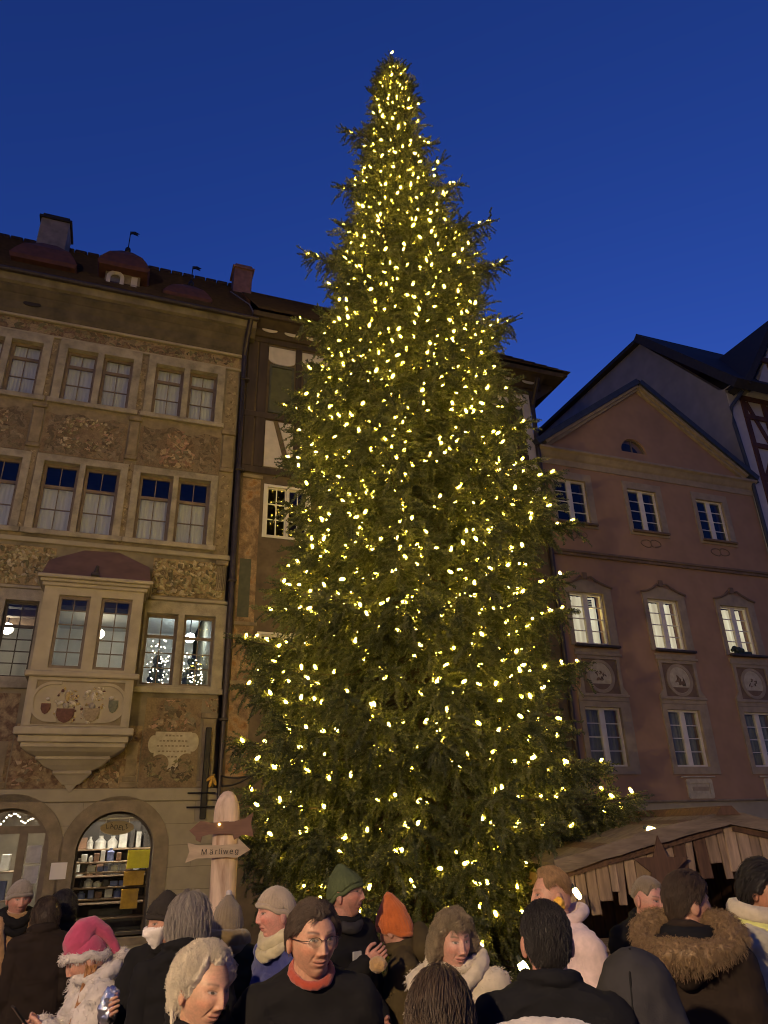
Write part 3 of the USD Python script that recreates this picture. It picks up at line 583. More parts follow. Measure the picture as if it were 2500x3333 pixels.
for i, (a, b) in enumerate(cells):
    zc_ = np.linspace(0, math.pi, 12)
    up = Polygon([(a, 12.98), (b, 12.98), (b, 12.62)] + [((a + b) / 2 + (b - a) / 2 * math.cos(t), 12.62 - 0.13 * math.sin(t)) for t in zc_] + [(a, 12.62)])
    obj('plaster_panel', xz(up, -0.03, 0.0), 'infill', H2)
    if i % 2 == 0:
        lo = [Polygon([(a, 9.66), (a, 10.86), (a + 0.18, 10.86), (a + 0.5, 9.66)]), Polygon([(b, 9.66), (b, 10.86), (a + 0.30, 10.86), (b - 0.02, 9.7)])]
    else:
        lo = [Polygon([(b, 9.66), (b, 10.86), (b - 0.18, 10.86), (b - 0.5, 9.66)]), Polygon([(a, 9.66), (a, 10.86), (b - 0.30, 10.86), (a + 0.02, 9.7)])]
    for p in lo: obj('plaster_panel', xz(p.buffer(0), -0.03, 0.0), 'infill', H2)
    sh = obj('shutter', cat_([frame for frame in (xz(frame_poly((a + 0.04, 11.1, b - 0.02, 12.46), [(a + 0.09, 11.16, b - 0.07, 12.40)]), -0.05, -0.001),)]), 'shutter_green', H2)
    for k in range(17):
        z = 11.18 + 0.071 * k; s_ = B(a + 0.09, b - 0.07, -0.03, -0.018, z, z + 0.062)
        s_.apply_transform(trimesh.transformations.rotation_matrix(0.45, (1, 0, 0), ((a + b) / 2, -0.024, z + 0.03)))
        obj('slat', s_, 'shutter_green', sh)
obj('eaves_soffit', cat_([sweep_x([(0.0, 13.2), (-0.12, 13.2), (-0.2, 13.34), (-0.42, 13.48), (0.0, 13.48)], 0.03, 8.2)]), 'timber', H2)
for i in range(14):
    obj('rafter_panel', xz(affinity.scale(Point(0.5 + 0.56 * i, 13.335).buffer(0.1), 1.9, 0.7), -0.215, -0.20), 'infill', H2)
obj('eaves_board', sweep_x([(0.0, 13.482), (-0.5, 13.482), (-0.55, 13.58), (0.0, 13.62)], 0.03, 8.75), 'timber', H2)
R = [(0.13, -0.56, 13.6), (8.95, -0.56, 13.72), (8.3, 0.9, 14.1), (3.3, 4.0, 18.05), (0.13, 4.0, 18.05), (8.95, 8.4, 13.72), (0.13, 8.4, 13.6)]
rf2 = obj('roof', cat_([roof_courses(0.13, 8.95, -0.58, 13.63, 4.0, 18.05, 24, x1b=3.2), trimesh.Trimesh(np.array([(8.95, -0.58, 13.64), (8.95, 8.4, 13.64), (3.2, 4.0, 18.06)]), np.array([(0, 1, 2)]), process=False), roof_courses(8.95, 0.13, 8.4, 13.63, 4.0, 18.05, 8, x0b=3.2), B(7.86, 8.9, -0.5, 8.3, 13.55, 13.62)]), 'roof_tile', H2)
obj('eaves_bracket', trimesh.convex.convex_hull(np.array([(7.86, y, z) if k == 0 else (8.7, y, z) for k, zz in ((0, (12.75, 13.55)), (1, (13.4, 13.55))) for z in zz for y in (-0.02, 0.14)])), 'timber', H2)
obj('corner_post', BB(7.60, 7.84, -0.07, -0.001, 9.5, 13.0), 'infill', H2)
# painted architecture on its lower floors
obj('painted_pier', xz(sbox(0.10, 3.0, 0.50, 9.3), -0.012, 0.0), 'fresco_orange', H2)
obj('painted_niche', xz(sbox(0.14, 6.1, 0.38, 7.38), -0.02, -0.013), 'shutter_green', H2)
obj('painted_capital', cat_([BB(0.08, 0.56, -0.05, -0.001, 5.92, 6.0), BB(0.08, 0.56, -0.04, -0.001, 4.72, 4.80), BB(0.09, 0.54, -0.05, -0.001, 9.31, 9.4)]), 'pilaster_paint', H2)
sw = [(0.28 + 0.16 * math.cos(t) * (1 - t / 9), -0.016, 3.55 + 0.2 * math.sin(t) * (1 - t / 9)) for t in np.linspace(-1.5, 6, 30)]
obj('painted_scroll', tube(sw, 0.018, 5), 'pilaster_paint', H2)
for o in (1.8, 4.1, 6.4):
    obj('fresco_panel', xz(sbox(o - 0.1, 6.2, o + 1.0, 7.8), -0.01, 0.0), 'fresco_orange', H2)
    obj('fresco_panel', xz(sbox(o - 0.1, 2.4, o + 1.0, 4.3), -0.01, 0.0), 'fresco_a', H2)
obj('downpipe', tube([(7.9, -0.5, 13.3), (7.88, -0.12, 12.6), (7.88, -0.1, 0.1)], 0.06, 10), 'pipe_metal', H2)

# ------------------------------------------------------------------ pink house with the pediment
H3 = thing('pink_house', 'dusky pink house with triangular pediment and three window columns right of tree', 'house', ROW, ROT)
PC = [(8.30, 9.31), (10.67, 11.65), (13.06, 14.04)]
FL = [(3.20, 4.52), (6.03, 7.34), (9.27, 10.53)]
wp = sbox(7.97, 2.47, 15.34, 11.0)
for a, b in PC:
    for z0, z1 in FL: wp = wp.difference(sbox(a - 0.02, z0 - 0.02, b + 0.02, z1 + 0.02))
obj('wall', xz(wp, 0.0, 0.32), 'pink_plaster', H3)
obj('rear_wall', cat_([B(7.97, 15.34, 8, 8.3, 0, 11.2), B(7.97, 8.3, 0.32, 8, 0, 11.2), B(15.05, 15.34, 0.32, 8, 0, 11.2)]), 'pink_plaster', H3)
obj('base_wall', cat_([B(7.97, 15.34, -0.04, 0.32, -0.1, 2.42)]), 'plaster_ground', H3)
obj('base_ledge', BB(7.97, 15.34, -0.09, 0.3, 2.422, 2.468), 'sandstone_dark', H3)
obj('string_course', cat_([BB(7.97, 15.34, -0.09, -0.001, 8.38, 8.45), BB(7.97, 15.34, -0.06, -0.001, 8.30, 8.378)]), 'pink_trim_dark', H3)
obj('cornice', cat_([sweep_x([(0.0, 10.92), (-0.03, 10.92), (-0.03, 11.10), (-0.08, 11.14), (-0.16, 11.26), (-0.24, 11.30), (-0.24, 11.36), (0.3, 11.38), (0.3, 10.92)], 7.9, 15.42)]), 'pink_trim', H3)
gp = Polygon([(8.1, 11.38), (15.2, 11.38), (11.68, 13.98)])
lun = arch_poly(11.2, 0.44, 11.76, 11.74)
obj('pediment', xz(gp.difference(lun), 0.0, 0.3), 'pink_plaster', H3)
lw = obj('lunette_window', xz(lun.difference(arch_poly(11.2, 0.40, 11.77, 11.76)), 0.06, 0.12), 'sash_brown', H3)
obj('pane', xz(arch_poly(11.2, 0.40, 11.77, 11.76), 0.09, 0.095), 'window_glass', lw)
obj('sash', cat_([B(11.19, 11.21, 0.07, 0.11, 11.76, 12.16)]), 'sash_brown', lw)
obj('room_back', B(8.2, 15.1, 0.9, 1.0, 2.5, 13.0).difference(B(0, 1, 0, 1, 0, 1)) if False else B(10.3, 12.1, 0.6, 0.7, 11.4, 12.6), 'dark_room', H3)
def rake(x0, z0, x1, z1, t, y0, y1, m, name):
    dx, dz = x1 - x0, z1 - z0; l = math.hypot(dx, dz); nx, nz = -dz / l * t, dx / l * t
    if nz < 0: nx, nz = -nx, -nz
    obj(name, xz(Polygon([(x0, z0), (x1, z1), (x1 + nx, z1 + nz), (x0 + nx, z0 + nz)]), y0, y1), m, H3)
for xe in (8.2, 15.1):
    rake(xe, 11.40, 11.68, 13.90, 0.10, -0.10, 0.02, 'pink_trim', 'raking_cornice')
    rake(xe - (0.05 if xe < 11 else -0.05), 11.47, 11.68, 13.99, 0.10, -0.19, 0.02, 'pink_trim', 'raking_cornice')
    rake(xe - (0.35 if xe < 11 else -0.35), 11.36, 11.68, 14.08, 0.17, -0.26, 0.3, 'slate_blue', 'roof_edge')
V = np.array([(7.8, -0.24, 11.30), (11.68, -0.24, 14.2), (11.68, 7.6, 14.2), (7.8, 7.6, 11.30), (15.5, -0.24, 11.30), (15.5, 7.6, 11.30)])
obj('roof', trimesh.Trimesh(V, np.array([(0, 1, 2), (0, 2, 3), (1, 4, 5), (1, 5, 2)]), process=False), 'slate_blue', H3)
obj('gutter', tube([(7.86, -0.3, 11.33), (15.5, -0.3, 11.33)], 0.05, 8), 'pipe_metal', H3) if False else None
def white_window(a, b, z0, z1, name_m='window_glass', rows=4, sashm='sash_white', curtain=None, seed=0):
    w = obj('window', xz(frame_poly((a, z0, b, z1), [(a + 0.05, z0 + 0.04, (a + b) / 2 - 0.07, z1 - 0.05), ((a + b) / 2 + 0.07, z0 + 0.04, b - 0.05, z1 - 0.05)]), 0.05, 0.13), sashm, H3)
    for x0, x1 in ((a + 0.05, (a + b) / 2 - 0.07), ((a + b) / 2 + 0.07, b - 0.05)):
        zs = np.linspace(z0 + 0.04, z1 - 0.05, rows + 1); rs = np.random.RandomState(seed)
        for z in zs[1:-1]: obj('glazing_bar', B(x0, x1, 0.075, 0.11, z - 0.01, z + 0.01), sashm, w)
        for q0, q1 in zip(zs[:-1], zs[1:]):
            pb = B(x0, x1, 0.09, 0.093, q0 + 0.011, q1 - 0.011); v = pb.vertices.copy(); t = rs.uniform(-0.006, 0.006, 2)
            v[:, 1] += (v[:, 0] - x0) * t[0] + (v[:, 2] - q0) * t[1]; pb.vertices = v
            obj('pane', pb, name_m, w)
    if curtain: obj('curtain', wavy(a + 0.02, b - 0.02, 0.26, z0, z1, 9, 0.02, seed), curtain, w, smooth=True)
    return w
glow('lit_curtain', (1.0, 0.80, 0.50), 0.62)
M['lit_cloth'] = usdkit.material(stage, '/World/Looks/lit_cloth', {'tc': ('texture_coordinate', {}), 'mp': ('mapping', {'scale': (9, 1, 0.8)}), 'n': ('noise_texture', {'scale': 1.0, 'detail': 3.0}),
    'r': ('rgb_ramp', {'ramp': [(0.3, (0.34, 0.27, 0.18)), (0.55, (0.52, 0.44, 0.30)), (0.75, (0.66, 0.60, 0.44))]}), 'e': ('emission', {'strength': 1.5 / 2 ** EXPOSURE})},
    [('tc.object', 'mp.vector'), ('mp.vector', 'n.vector'), ('n.fac', 'r.fac'), ('r.color', 'e.color')], surface='e.emission')
for i, (a, b) in enumerate(PC):
    # top floor
    obj('window_surround', xz(frame_poly((a - 0.13, 9.14, b + 0.2, 10.74), [(a, 9.27, b, 10.53)]), -0.03, 0.05), 'pink_trim', H3)
    white_window(a, b, 9.27, 10.53, 'window_glass_strong', seed=i)
    obj('sill', BB(a - 0.06, b + 0.16, -0.12, -0.031, 9.20, 9.265), 'pink_trim_dark', H3)
    sw = [(a + 0.5 + 0.33 * math.cos(t) * (0.5 + 0.5 * math.cos(2 * t)), -0.004, 8.92 + 0.13 * math.sin(2 * t) * (1 - 0.06 * t)) for t in np.linspace(0, 6.2, 46)]
    obj('painted_scroll', tube(sw, 0.016, 4), 'pink_trim_dark', H3)
    # first lit floor
    q = [(a - 0.13, 5.98), (a - 0.13, 7.50), (a + 0.05, 7.53), (a + 0.22, 7.60), (a + 0.40, 7.66), (a + 0.5, 7.76), (a + 0.6, 7.66), (a + 0.85, 7.60), (b + 0.06, 7.53), (b + 0.24, 7.50), (b + 0.24, 5.98)]
    obj('window_surround', xz(Polygon(q).difference(sbox(a, 6.03, b, 7.34)), -0.04, 0.05), 'pink_trim', H3)
    hd = [(a - 0.18, -0.06, 7.50), (a + 0.05, -0.07, 7.55), (a + 0.22, -0.08, 7.63), (a + 0.36, -0.08, 7.74), (a + 0.42, -0.08, 7.70)]
    hd2 = [(a + 0.60, -0.08, 7.72), (a + 0.66, -0.08, 7.75), (a + 0.8, -0.08, 7.66), (b + 0.06, -0.07, 7.56), (b + 0.28, -0.06, 7.50)]
    obj('curved_hood', cat_([tube(hd, 0.03, 6), tube(hd2, 0.03, 6), BB(a + 0.44, a + 0.58, -0.08, -0.041, 7.68, 7.86)]), 'pink_trim_dark', H3)
    w = white_window(a, b, 6.03, 7.34, 'window_glass', seed=10 + i)
    obj('lit_blind', wavy(a + 0.03, b - 0.03, 0.30, 6.05, 7.32, 6, 0.03, 50 + i), 'lit_cloth', w, smooth=True)
    obj('sill', BB(a - 0.05, b + 0.22, -0.14, -0.041, 5.94, 6.0), 'sash_dark', H3)
    # medallion field between the floors
    q = Polygon([(a - 0.07, 5.90), (b + 0.22, 5.90), (b + 0.16, 5.62), (b + 0.16, 5.0), (b + 0.27, 4.86), (b + 0.27, 4.66), (a - 0.14, 4.66), (a - 0.14, 4.86), (a - 0.02, 5.0), (a - 0.02, 5.62)])
    obj('medallion_frame', cat_([xz(q.difference(sbox(a + 0.07, 4.84, b + 0.07, 5.66)), -0.045, 0.0), BB(a - 0.16, b + 0.29, -0.075, -0.046, 4.76, 4.82), BB(a - 0.1, b + 0.25, -0.07, -0.046, 5.74, 5.80)]), 'pink_trim', H3)
    obj('medallion_field', xz(sbox(a + 0.07, 4.84, b + 0.07, 5.66), -0.012, 0.0), 'pink_trim_dark', H3)
    cx = (a + b) / 2 + 0.07; ov = affinity.scale(Point(cx, 5.25).buffer(0.40, 20), 1.0, 1.0)
    obj('medallion', xz(ov.difference(affinity.scale(ov, 0.78, 0.82)), -0.035, -0.013), 'pink_trim', H3)
    obj('medallion_painting', xz(affinity.scale(ov, 0.779, 0.819), -0.022, -0.013), 'medallion_light', H3)
    paint_blobs(H3, cx - 0.17, cx + 0.17, 5.14 if i != 1 else 5.1, 5.38, 16 if i == 0 else 9, [(0.10, 0.075, 0.04), (0.17, 0.11, 0.06)], 60 + i, 0.06, 0.26 if i == 1 else 0.16, y=-0.023, relief=0.0004, shape=oval if i != 1 else (lambda u, v: abs(u + v) < 0.35))
    obj('painted_ground', xz(affinity.scale(ov, 0.76, 0.80).intersection(sbox(cx - 0.4, 4.8, cx + 0.4, 5.07)), -0.0235, -0.0222), 'pink_trim_dark', H3)
    # lower floor
    obj('window_surround', xz(frame_poly((a - 0.14, 3.03, b + 0.28, 4.655), [(a, 3.20, b, 4.52)]), -0.035, 0.05), 'pink_trim', H3)
    white_window(a, b, 3.20, 4.52, 'window_glass', seed=20 + i, curtain='curtain_dim')
    if i: 
        pl = affinity.scale(Point(0, 0).buffer(0.2, 16), 1, 1)
        st = sbox(cx - 0.32, 2.55, cx + 0.32, 2.87).buffer(0.06)
        obj('plaque', cat_([xz(st.difference(st.buffer(-0.1)), -0.03, 0.0), xz(st.buffer(-0.1), -0.012, 0.0), BB(cx - 0.5, cx + 0.5, -0.04, 0.0, 2.955, 2.99)]), 'medallion_light', H3)
        obj('plaque_ornament', xz(sbox(cx - 0.2, 2.68, cx + 0.24, 2.73).buffer(0.02), -0.018, -0.013), 'pink_trim', H3)
obj('stove_vent', cat_([B(PC[0][0] + 0.62, PC[0][0] + 0.80, 0.2, 0.22, 7.02 + 0.045 * k, 7.05 + 0.045 * k) for k in range(5)]), 'ink', H3)
obj('pendant_lamp', trimesh.creation.icosphere(2, 0.055).apply_translation((PC[0][0] + 0.58, 0.2, 6.86)), 'led', H3)
obj('potted_plant', cat_([BB(13.2, 13.75, -0.10, -0.02, 6.0, 6.08)] + [trimesh.creation.icosphere(1, 0.05 + 0.02 * (k % 3)).apply_translation((13.12 + 0.08 * k, -0.07, 6.10 + 0.05 * (k % 2))) for k in range(5)]), 'wire_green', H3)
obj('room_back', cat_([B(8.35, 15.0, 0.95, 1.0, z0, z1) for z0, z1 in ((2.6, 5.6), (8.5, 10.9))] + [B(8.0, 15.3, 0.33, 0.95, z, z + 0.05) for z in (5.7, 8.4, 10.9, 2.5)]), 'dark_room', H3)

# ------------------------------------------------------------------ tall neighbour with the grey gable wall and timbered front
H4 = thing('timbered_corner_house', 'tall house at right edge with grey side wall and dark timber framed front', 'house', ROW, ROT)
sd = Polygon([(0.0, 0.0), (0.0, 14.75), (0.25, 14.9), (3.15, 18.85), (11.2, 18.85), (11.2, 0.0)])
e = trimesh.creation.extrude_polygon(sd, 0.3, engine='earcut'); v = np.array(e.vertices)
sm = trimesh.Trimesh(np.stack([15.36 + v[:, 2], v[:, 0], v[:, 1]], 1), np.array(e.faces), process=False)
if sm.volume < 0: sm.invert()
obj('side_wall', sm, 'grey_render', H4)
obj('front_wall', B(15.66, 24.0, 0.0, 0.3, 0, 15.0), 'white_render', H4)
obj('corner_strip', BB(15.37, 15.86, -0.03, -0.001, 0.0, 14.6), 'white_render', H4)
def slab(pts, t, m, name, parent):
    p = np.array(pts, float); n = np.cross(p[1] - p[0], p[2] - p[0]); n /= np.linalg.norm(n); n = n if n[2] > 0 else -n
    obj(name, trimesh.convex.convex_hull(np.vstack([p, p + n * t])), m, parent)
slab([(15.1, -0.55, 14.45), (24, -0.55, 14.45), (24, 3.2, 18.95), (15.1, 3.2, 18.95)], 0.3, 'roof_dark', 'roof', H4)
slab([(15.15, 3.2, 18.88), (24, 3.2, 18.88), (24, 11.4, 18.88), (15.15, 11.4, 18.88)], 0.16, 'roof_dark', 'roof', H4)
for x in (15.87, 16.75, 17.6, 18.5, 19.4, 20.3):
    obj('timber_post', BB(x, x + 0.2, -0.06, -0.001, 8.0, 14.6), 'timber_red', H4)
for z in (8.0, 9.2, 10.6, 11.5, 12.7, 13.75, 14.45):
    obj('timber_beam', BB(15.85, 21.0, -0.075, -0.001, z, z + 0.17), 'timber_red', H4)
for x0, z0, x1, z1 in ((16.1, 14.4, 16.7, 12.85), (16.72, 12.7, 16.1, 11.6), (17.0, 14.4, 17.5, 12.85), (16.1, 10.6, 16.7, 9.3), (17.5, 11.4, 17.0, 10.7)):
    dx, dz = x1 - x0, z1 - z0; l = math.hypot(dx, dz); nx, nz = -dz / l * 0.07, dx / l * 0.07
    obj('timber_brace', xz(Polygon([(x0 - nx, z0 - nz), (x1 - nx, z1 - nz), (x1 + nx, z1 + nz), (x0 + nx, z0 + nz)]), -0.05, -0.001), 'timber_red', H4)
obj('gable_dormer', xz(Polygon([(16.2, 14.7), (19.3, 14.7), (17.74, 17.3)]), -0.5, 2.0), 'white_render', H4)
for sx in (-1, 1):
    slab([(17.74, -0.75, 17.55), (17.74 + sx * 2.1, -0.75, 14.55), (17.74 + sx * 2.1, 3.0, 14.55), (17.74, 3.0, 17.55)], 0.22, 'roof_dark', 'gable_roof', H4)
obj('gable_timber', cat_([BB(16.4, 19.1, -0.58, -0.501, z, z + 0.2) for z in (14.72, 15.75)] + [BB(17.64, 17.84, -0.57, -0.501, 14.93, 16.9), BB(16.9, 17.06, -0.57, -0.501, 14.93, 15.74), BB(18.4, 18.56, -0.57, -0.501, 14.93, 15.74)]), 'timber_red', H4)
obj('downpipe', tube([(15.62, -0.4, 14.5), (15.3, -0.12, 14.0), (15.24, -0.12, 13.4), (15.33, -0.14, 11.6), (15.36, -0.14, 0.1)], 0.06, 10), 'slate_blue', H4)

# ------------------------------------------------------------------ shop inside the arches
SHOP = lambda x, y, z: ROW + DV * x + NV * y + np.array([0, 0, z])
obj('shop_room', cat_([B(-8.2, -0.4, 2.6, 2.7, 0, 2.8), B(-2.56, -2.50, 0.45, 2.6, 0, 2.8), B(-8.2, -0.4, 0.45, 2.6, 2.78, 2.85)]), 'shop_wall', H1)
for i, (c, r, sp_, w_, ft) in enumerate(ARCH[:2]):
    if i == 0:
        w = obj('shop_window', xz(arch_poly(c, r, sp_, ft).difference(arch_poly(c, r - 0.035, sp_, ft + 0.04)), 0.26, 0.32), 'sash_dark', H1)
        obj('pane', xz(arch_poly(c, r - 0.035, sp_, ft + 0.04), 0.285, 0.29), 'window_glass', w)
    else:
        a = arch_poly(c, r, sp_, 0.0); g = unary_union([arch_poly(c, r - 0.05, sp_, 0.9).intersection(sbox(-5, 2.24, 0, 3)), sbox(-4.06, 0.9, -3.26, 2.12), sbox(-3.13, 0.9, -2.86, 2.12)])
        w = obj('shop_door', xz(a.difference(g), 0.24, 0.32), 'sash_brown', H1)
        obj('pane', xz(g.buffer(-0.001), 0.28, 0.285), 'window_glass', w)
        obj('handle', tube([(-3.18, 0.2, 1.0), (-3.18, 0.2, 1.15)], 0.012, 6), 'iron', w)
def shopthing(name, mesh, m, label, cat, group=None):
    """a mesh given in the row's coordinates, placed with the thing's own base as origin"""
    lo = mesh.bounds[0]; hi = mesh.bounds[1]; b = np.array([(lo[0] + hi[0]) / 2, (lo[1] + hi[1]) / 2, lo[2]])
    mesh = mesh.copy(); mesh.apply_translation(-b)
    t = thing(name, label, cat, ROW + DV * b[0] + NV * b[1] + np.array([0, 0, b[2]]), ROT, group)
    return t, mesh
bulb = lambda x, y, z, r=0.05: trimesh.creation.icosphere(2, r).apply_translation((x, y, z))
glow('shop_lamp', (1.0, 0.90, 0.74), 260.0)
for k, (x, y) in enumerate(((-1.70, 0.56), (-3.44, 0.8))):
    t, m = shopthing('shop_ceiling_lamp', cat_([BB(x - 0.35, x + 0.35, y - 0.06, y + 0.06, 2.70, 2.775)]), 'sash_white', ('white strip lamp on ceiling of shop behind right arch', 'white strip lamp on ceiling of shop behind left arch')[k], 'lamp')
    obj('housing', m, 'sash_white', t); g = B(-0.33, 0.33, -0.05, 0.05, -0.012, -0.002); obj('tube_light', g, 'shop_lamp', t)
sh = thing('display_shelf', 'wooden display shelves of goods behind the right arched shop window', 'shelf', SHOP(-1.7, 0.75, 0), ROT)
for z in (0.72, 1.02, 1.20, 1.44, 1.60): obj('shelf_board', BB(-0.6, 0.6, -0.16, 0.16, z, z + 0.03), 'shelf_wood', sh)
obj('upright', cat_([B(-0.62, -0.601, -0.16, 0.16, 0, 1.64), B(0.601, 0.62, -0.16, 0.16, 0, 1.64)]), 'shelf_wood', sh)
def shop_item(name, x, y, z, mesh, m, label, cat, group=None):
    t = obj(name, mesh.apply_translation((0, 0, 0)), m, None, label=label, cat=cat, group=group)
    UsdGeom.Xformable(t).AddTranslateOp().Set(Gf.Vec3d(*map(float, SHOP(x, y, z)))); UsdGeom.Xformable(t).AddRotateZOp().Set(ROT); return t
def open_crate(w, d, h, t=0.012):
    return cat_([B(-w / 2, w / 2, -d / 2, d / 2, 0, t), B(-w / 2, w / 2, -d / 2, -d / 2 + t, t, h), B(-w / 2, w / 2, d / 2 - t, d / 2, t, h), B(-w / 2, -w / 2 + t, -d / 2 + t, d / 2 - t, t, h), B(w / 2 - t, w / 2, -d / 2 + t, d / 2 - t, t, h),
                 B(-w / 2 - 0.008, w / 2 + 0.008, -d / 2 - 0.008, -d / 2 - 0.001, h - 0.03, h)])
shop_item('yellow_box', -1.26, 0.52, 1.51, open_crate(0.40, 0.2, 0.29), 'shop_yellow', 'bright yellow box on top shelf in right arched shop window', 'box')
shop_item('orange_box', -1.32, 0.50, 1.24, open_crate(0.34, 0.16, 0.22), 'shop_orange', 'orange yellow box below the bright yellow box in shop window', 'box')
shop_item('yellow_carton', -1.36, 0.50, 0.88, open_crate(0.28, 0.16, 0.3), 'shop_orange', 'lowest yellow carton under the shelves of the shop window', 'box')
rs = np.random.RandomState(77); kinds = ['goods_dark', 'goods_pale', 'goods_brown', 'goods_blue', 'goods_pale']
SHN = ('lowest', 'second', 'third', 'top'); ORD = ('first', 'second', 'third', 'fourth', 'fifth', 'sixth', 'seventh', 'eighth', 'ninth', 'tenth', 'eleventh', 'twelfth')
GN = {'goods_dark': 'dark', 'goods_pale': 'pale', 'goods_brown': 'brown', 'goods_blue': 'blue'}
for zi, z in enumerate((1.0505, 1.2305, 1.4705, 1.6305)):
    x = -2.24; ordi = 0
    while x < (-1.55 if zi < 3 else -1.6):
        ordi += 1; w_ = rs.uniform(0.07, 0.15); h_ = rs.uniform(0.07, 0.14) if zi < 3 else rs.uniform(0.1, 0.24); km = kinds[rs.randint(5)]
        if rs.rand() < 0.45:
            mm = lathe([(0, 0), (w_ / 2, 0), (w_ / 2, h_ * 0.7), (w_ / 4, h_ * 0.85), (w_ / 4, h_), (0, h_)], 12); nm, ct = 'jar', 'jar'
        else:
            mm = BB(-w_ / 2, w_ / 2, -0.06, 0.06, 0, h_, 0.008); nm, ct = 'parcel', 'parcel'
        shop_item(nm, x + w_ / 2, 0.72, z, mm, km, f'small {GN[km]} {ct} on the {SHN[zi]} display shelf of right shop window, {ORD[ordi - 1]} from left', ct)
        x += w_ + rs.uniform(0.01, 0.05)
bk = thing('back_shelf', 'tall dark shelf along the back of the shop behind right arch', 'shelf', SHOP(-1.7, 1.5, 0), ROT)
for z in (0.4, 0.9, 1.35, 1.8): obj('shelf_board', BB(-0.75, 0.75, -0.2, 0.2, z, z + 0.03), 'shelf_wood', bk)
obj('back_panel', B(-0.75, 0.75, 0.21, 0.23, 0, 2.3), 'goods_dark', bk)
n_ = 0
for zi, z in enumerate((1.3805, 1.8305)):
    x = -2.36
    while x < -1.1:
        w_, h_ = rs.uniform(0.09, 0.2), rs.uniform(0.16, 0.34); km = ['goods_pale', 'goods_dark', 'goods_brown', 'goods_pale', 'shop_orange'][rs.randint(5)]
        mm = lathe([(0, 0), (w_ / 2, 0), (w_ / 2, h_ * 0.55), (w_ / 5, h_ * 0.8), (w_ / 5, h_), (0, h_)], 12) if rs.rand() < 0.5 else BB(-w_ / 2, w_ / 2, -0.08, 0.08, 0, h_, 0.01)
        n_ += 1; shop_item('ornament', x + w_ / 2, 1.5, z, mm, km, f"{GN.get(km, 'orange')} ornament on {('upper middle', 'top')[zi]} board of back shelf in shop, {ORD[min(n_ - 1, 11)]} from left", 'ornament'); x += w_ + rs.uniform(0.0, 0.05)
    n_ = 0
fg = thing('fanlight_garland', 'tiny lights added in fanlight of left arched shop door as reflected tree lights', 'light chain', SHOP(-3.44, 0.42, 2.25), ROT)  # reflection of the tree lights, built as added bulbs
rs2 = np.random.RandomState(12); gp_ = [(-0.5 + 1.0 * u, 0.03 + 0.16 * abs(math.sin(u * 9)) * (1 - abs(2 * u - 1) ** 2) + rs2.uniform(-0.02, 0.02)) for u in np.linspace(0, 1, 30)]
obj('cable', tube([(x, 0.0, z) for x, z in gp_], 0.004, 4), 'wire_green', fg)
for x, z in gp_: obj('bulb', trimesh.creation.icosphere(1, 0.014).apply_translation((x, -0.012, z)), 'reflection_led', fg)
ds = thing('door_shelf', 'shelf of goods behind the glass of left arched shop door', 'shelf', SHOP(-3.75, 1.0, 0), ROT)
for z in (0.6, 1.05, 1.5): obj('shelf_board', BB(-0.5, 0.5, -0.15, 0.15, z, z + 0.03), 'shelf_wood', ds)
obj('upright', B(0.501, 0.53, -0.15, 0.15, 0, 1.9), 'shelf_wood', ds)
for zi, z in enumerate((1.0805, 1.5305)):
    for k in range(4):
        h_ = rs2.uniform(0.12, 0.3); km = ['goods_pale', 'goods_brown', 'goods_dark', 'goods_blue'][(k + zi) % 4]
        shop_item('parcel', -4.08 + 0.2 * k, 1.0, z, BB(-0.075, 0.075, -0.06, 0.06, 0, h_, 0.01), km, f"{GN[km]} parcel on {('middle', 'top')[zi]} shelf behind left arched door, {ORD[k]} from left", 'parcel')

sg = thing('oval_sign', 'pale oval wooden sign with dark letters hanging in right arched window', 'sign', SHOP(-1.70, 0.36, 2.06), ROT)
obj('board', xz(affinity.scale(Point(0, 0.115).buffer(0.115, 24), 2.5, 1.0), -0.012, 0.012), 'sign_pale', sg)
rs = np.random.RandomState(5)
for k, ch in enumerate('LÄDELI'):
    t = meshkit.text_mesh(ch, 0.075, 0.004); v = np.array(t.vertices); t = trimesh.Trimesh(np.stack([v[:, 0], -v[:, 2] - 0.0125, v[:, 1]], 1), t.faces, process=False)
    t.apply_transform(trimesh.transformations.rotation_matrix(rs.uniform(-0.35, 0.35), (0, 1, 0))); t.apply_translation((-0.19 + 0.068 * k, 0, 0.085 + rs.uniform(-0.025, 0.025))); obj('letter', t, 'ink', sg)
obj('hanging_bar', cat_([tube([(-0.33, 0.0, 0.262), (0.36, 0.0, 0.285)], 0.012, 6), tube([(-0.2, 0, 0.2), (-0.2, 0, 0.265)], 0.004, 4), tube([(0.2, 0, 0.2), (0.2, 0, 0.28)], 0.004, 4)]), 'sash_white', sg)
for k, (x, z) in enumerate(((-2.995, 1.66), (-2.995, 1.35))):
    shop_item('poster', x, 0.262, z, B(-0.115, 0.115, -0.004, 0.0, 0, 0.27), 'goods_pale', ('upper pale poster in the narrow door pane of left arch', 'lower pale poster in the narrow door pane of left arch')[k], 'poster')
shop_item('notice', -2.555, -0.057, 1.41, B(-0.125, 0.125, -0.004, 0.0, 0, 0.25), 'paper', 'blank white notice fixed to wall between the two arches', 'notice')
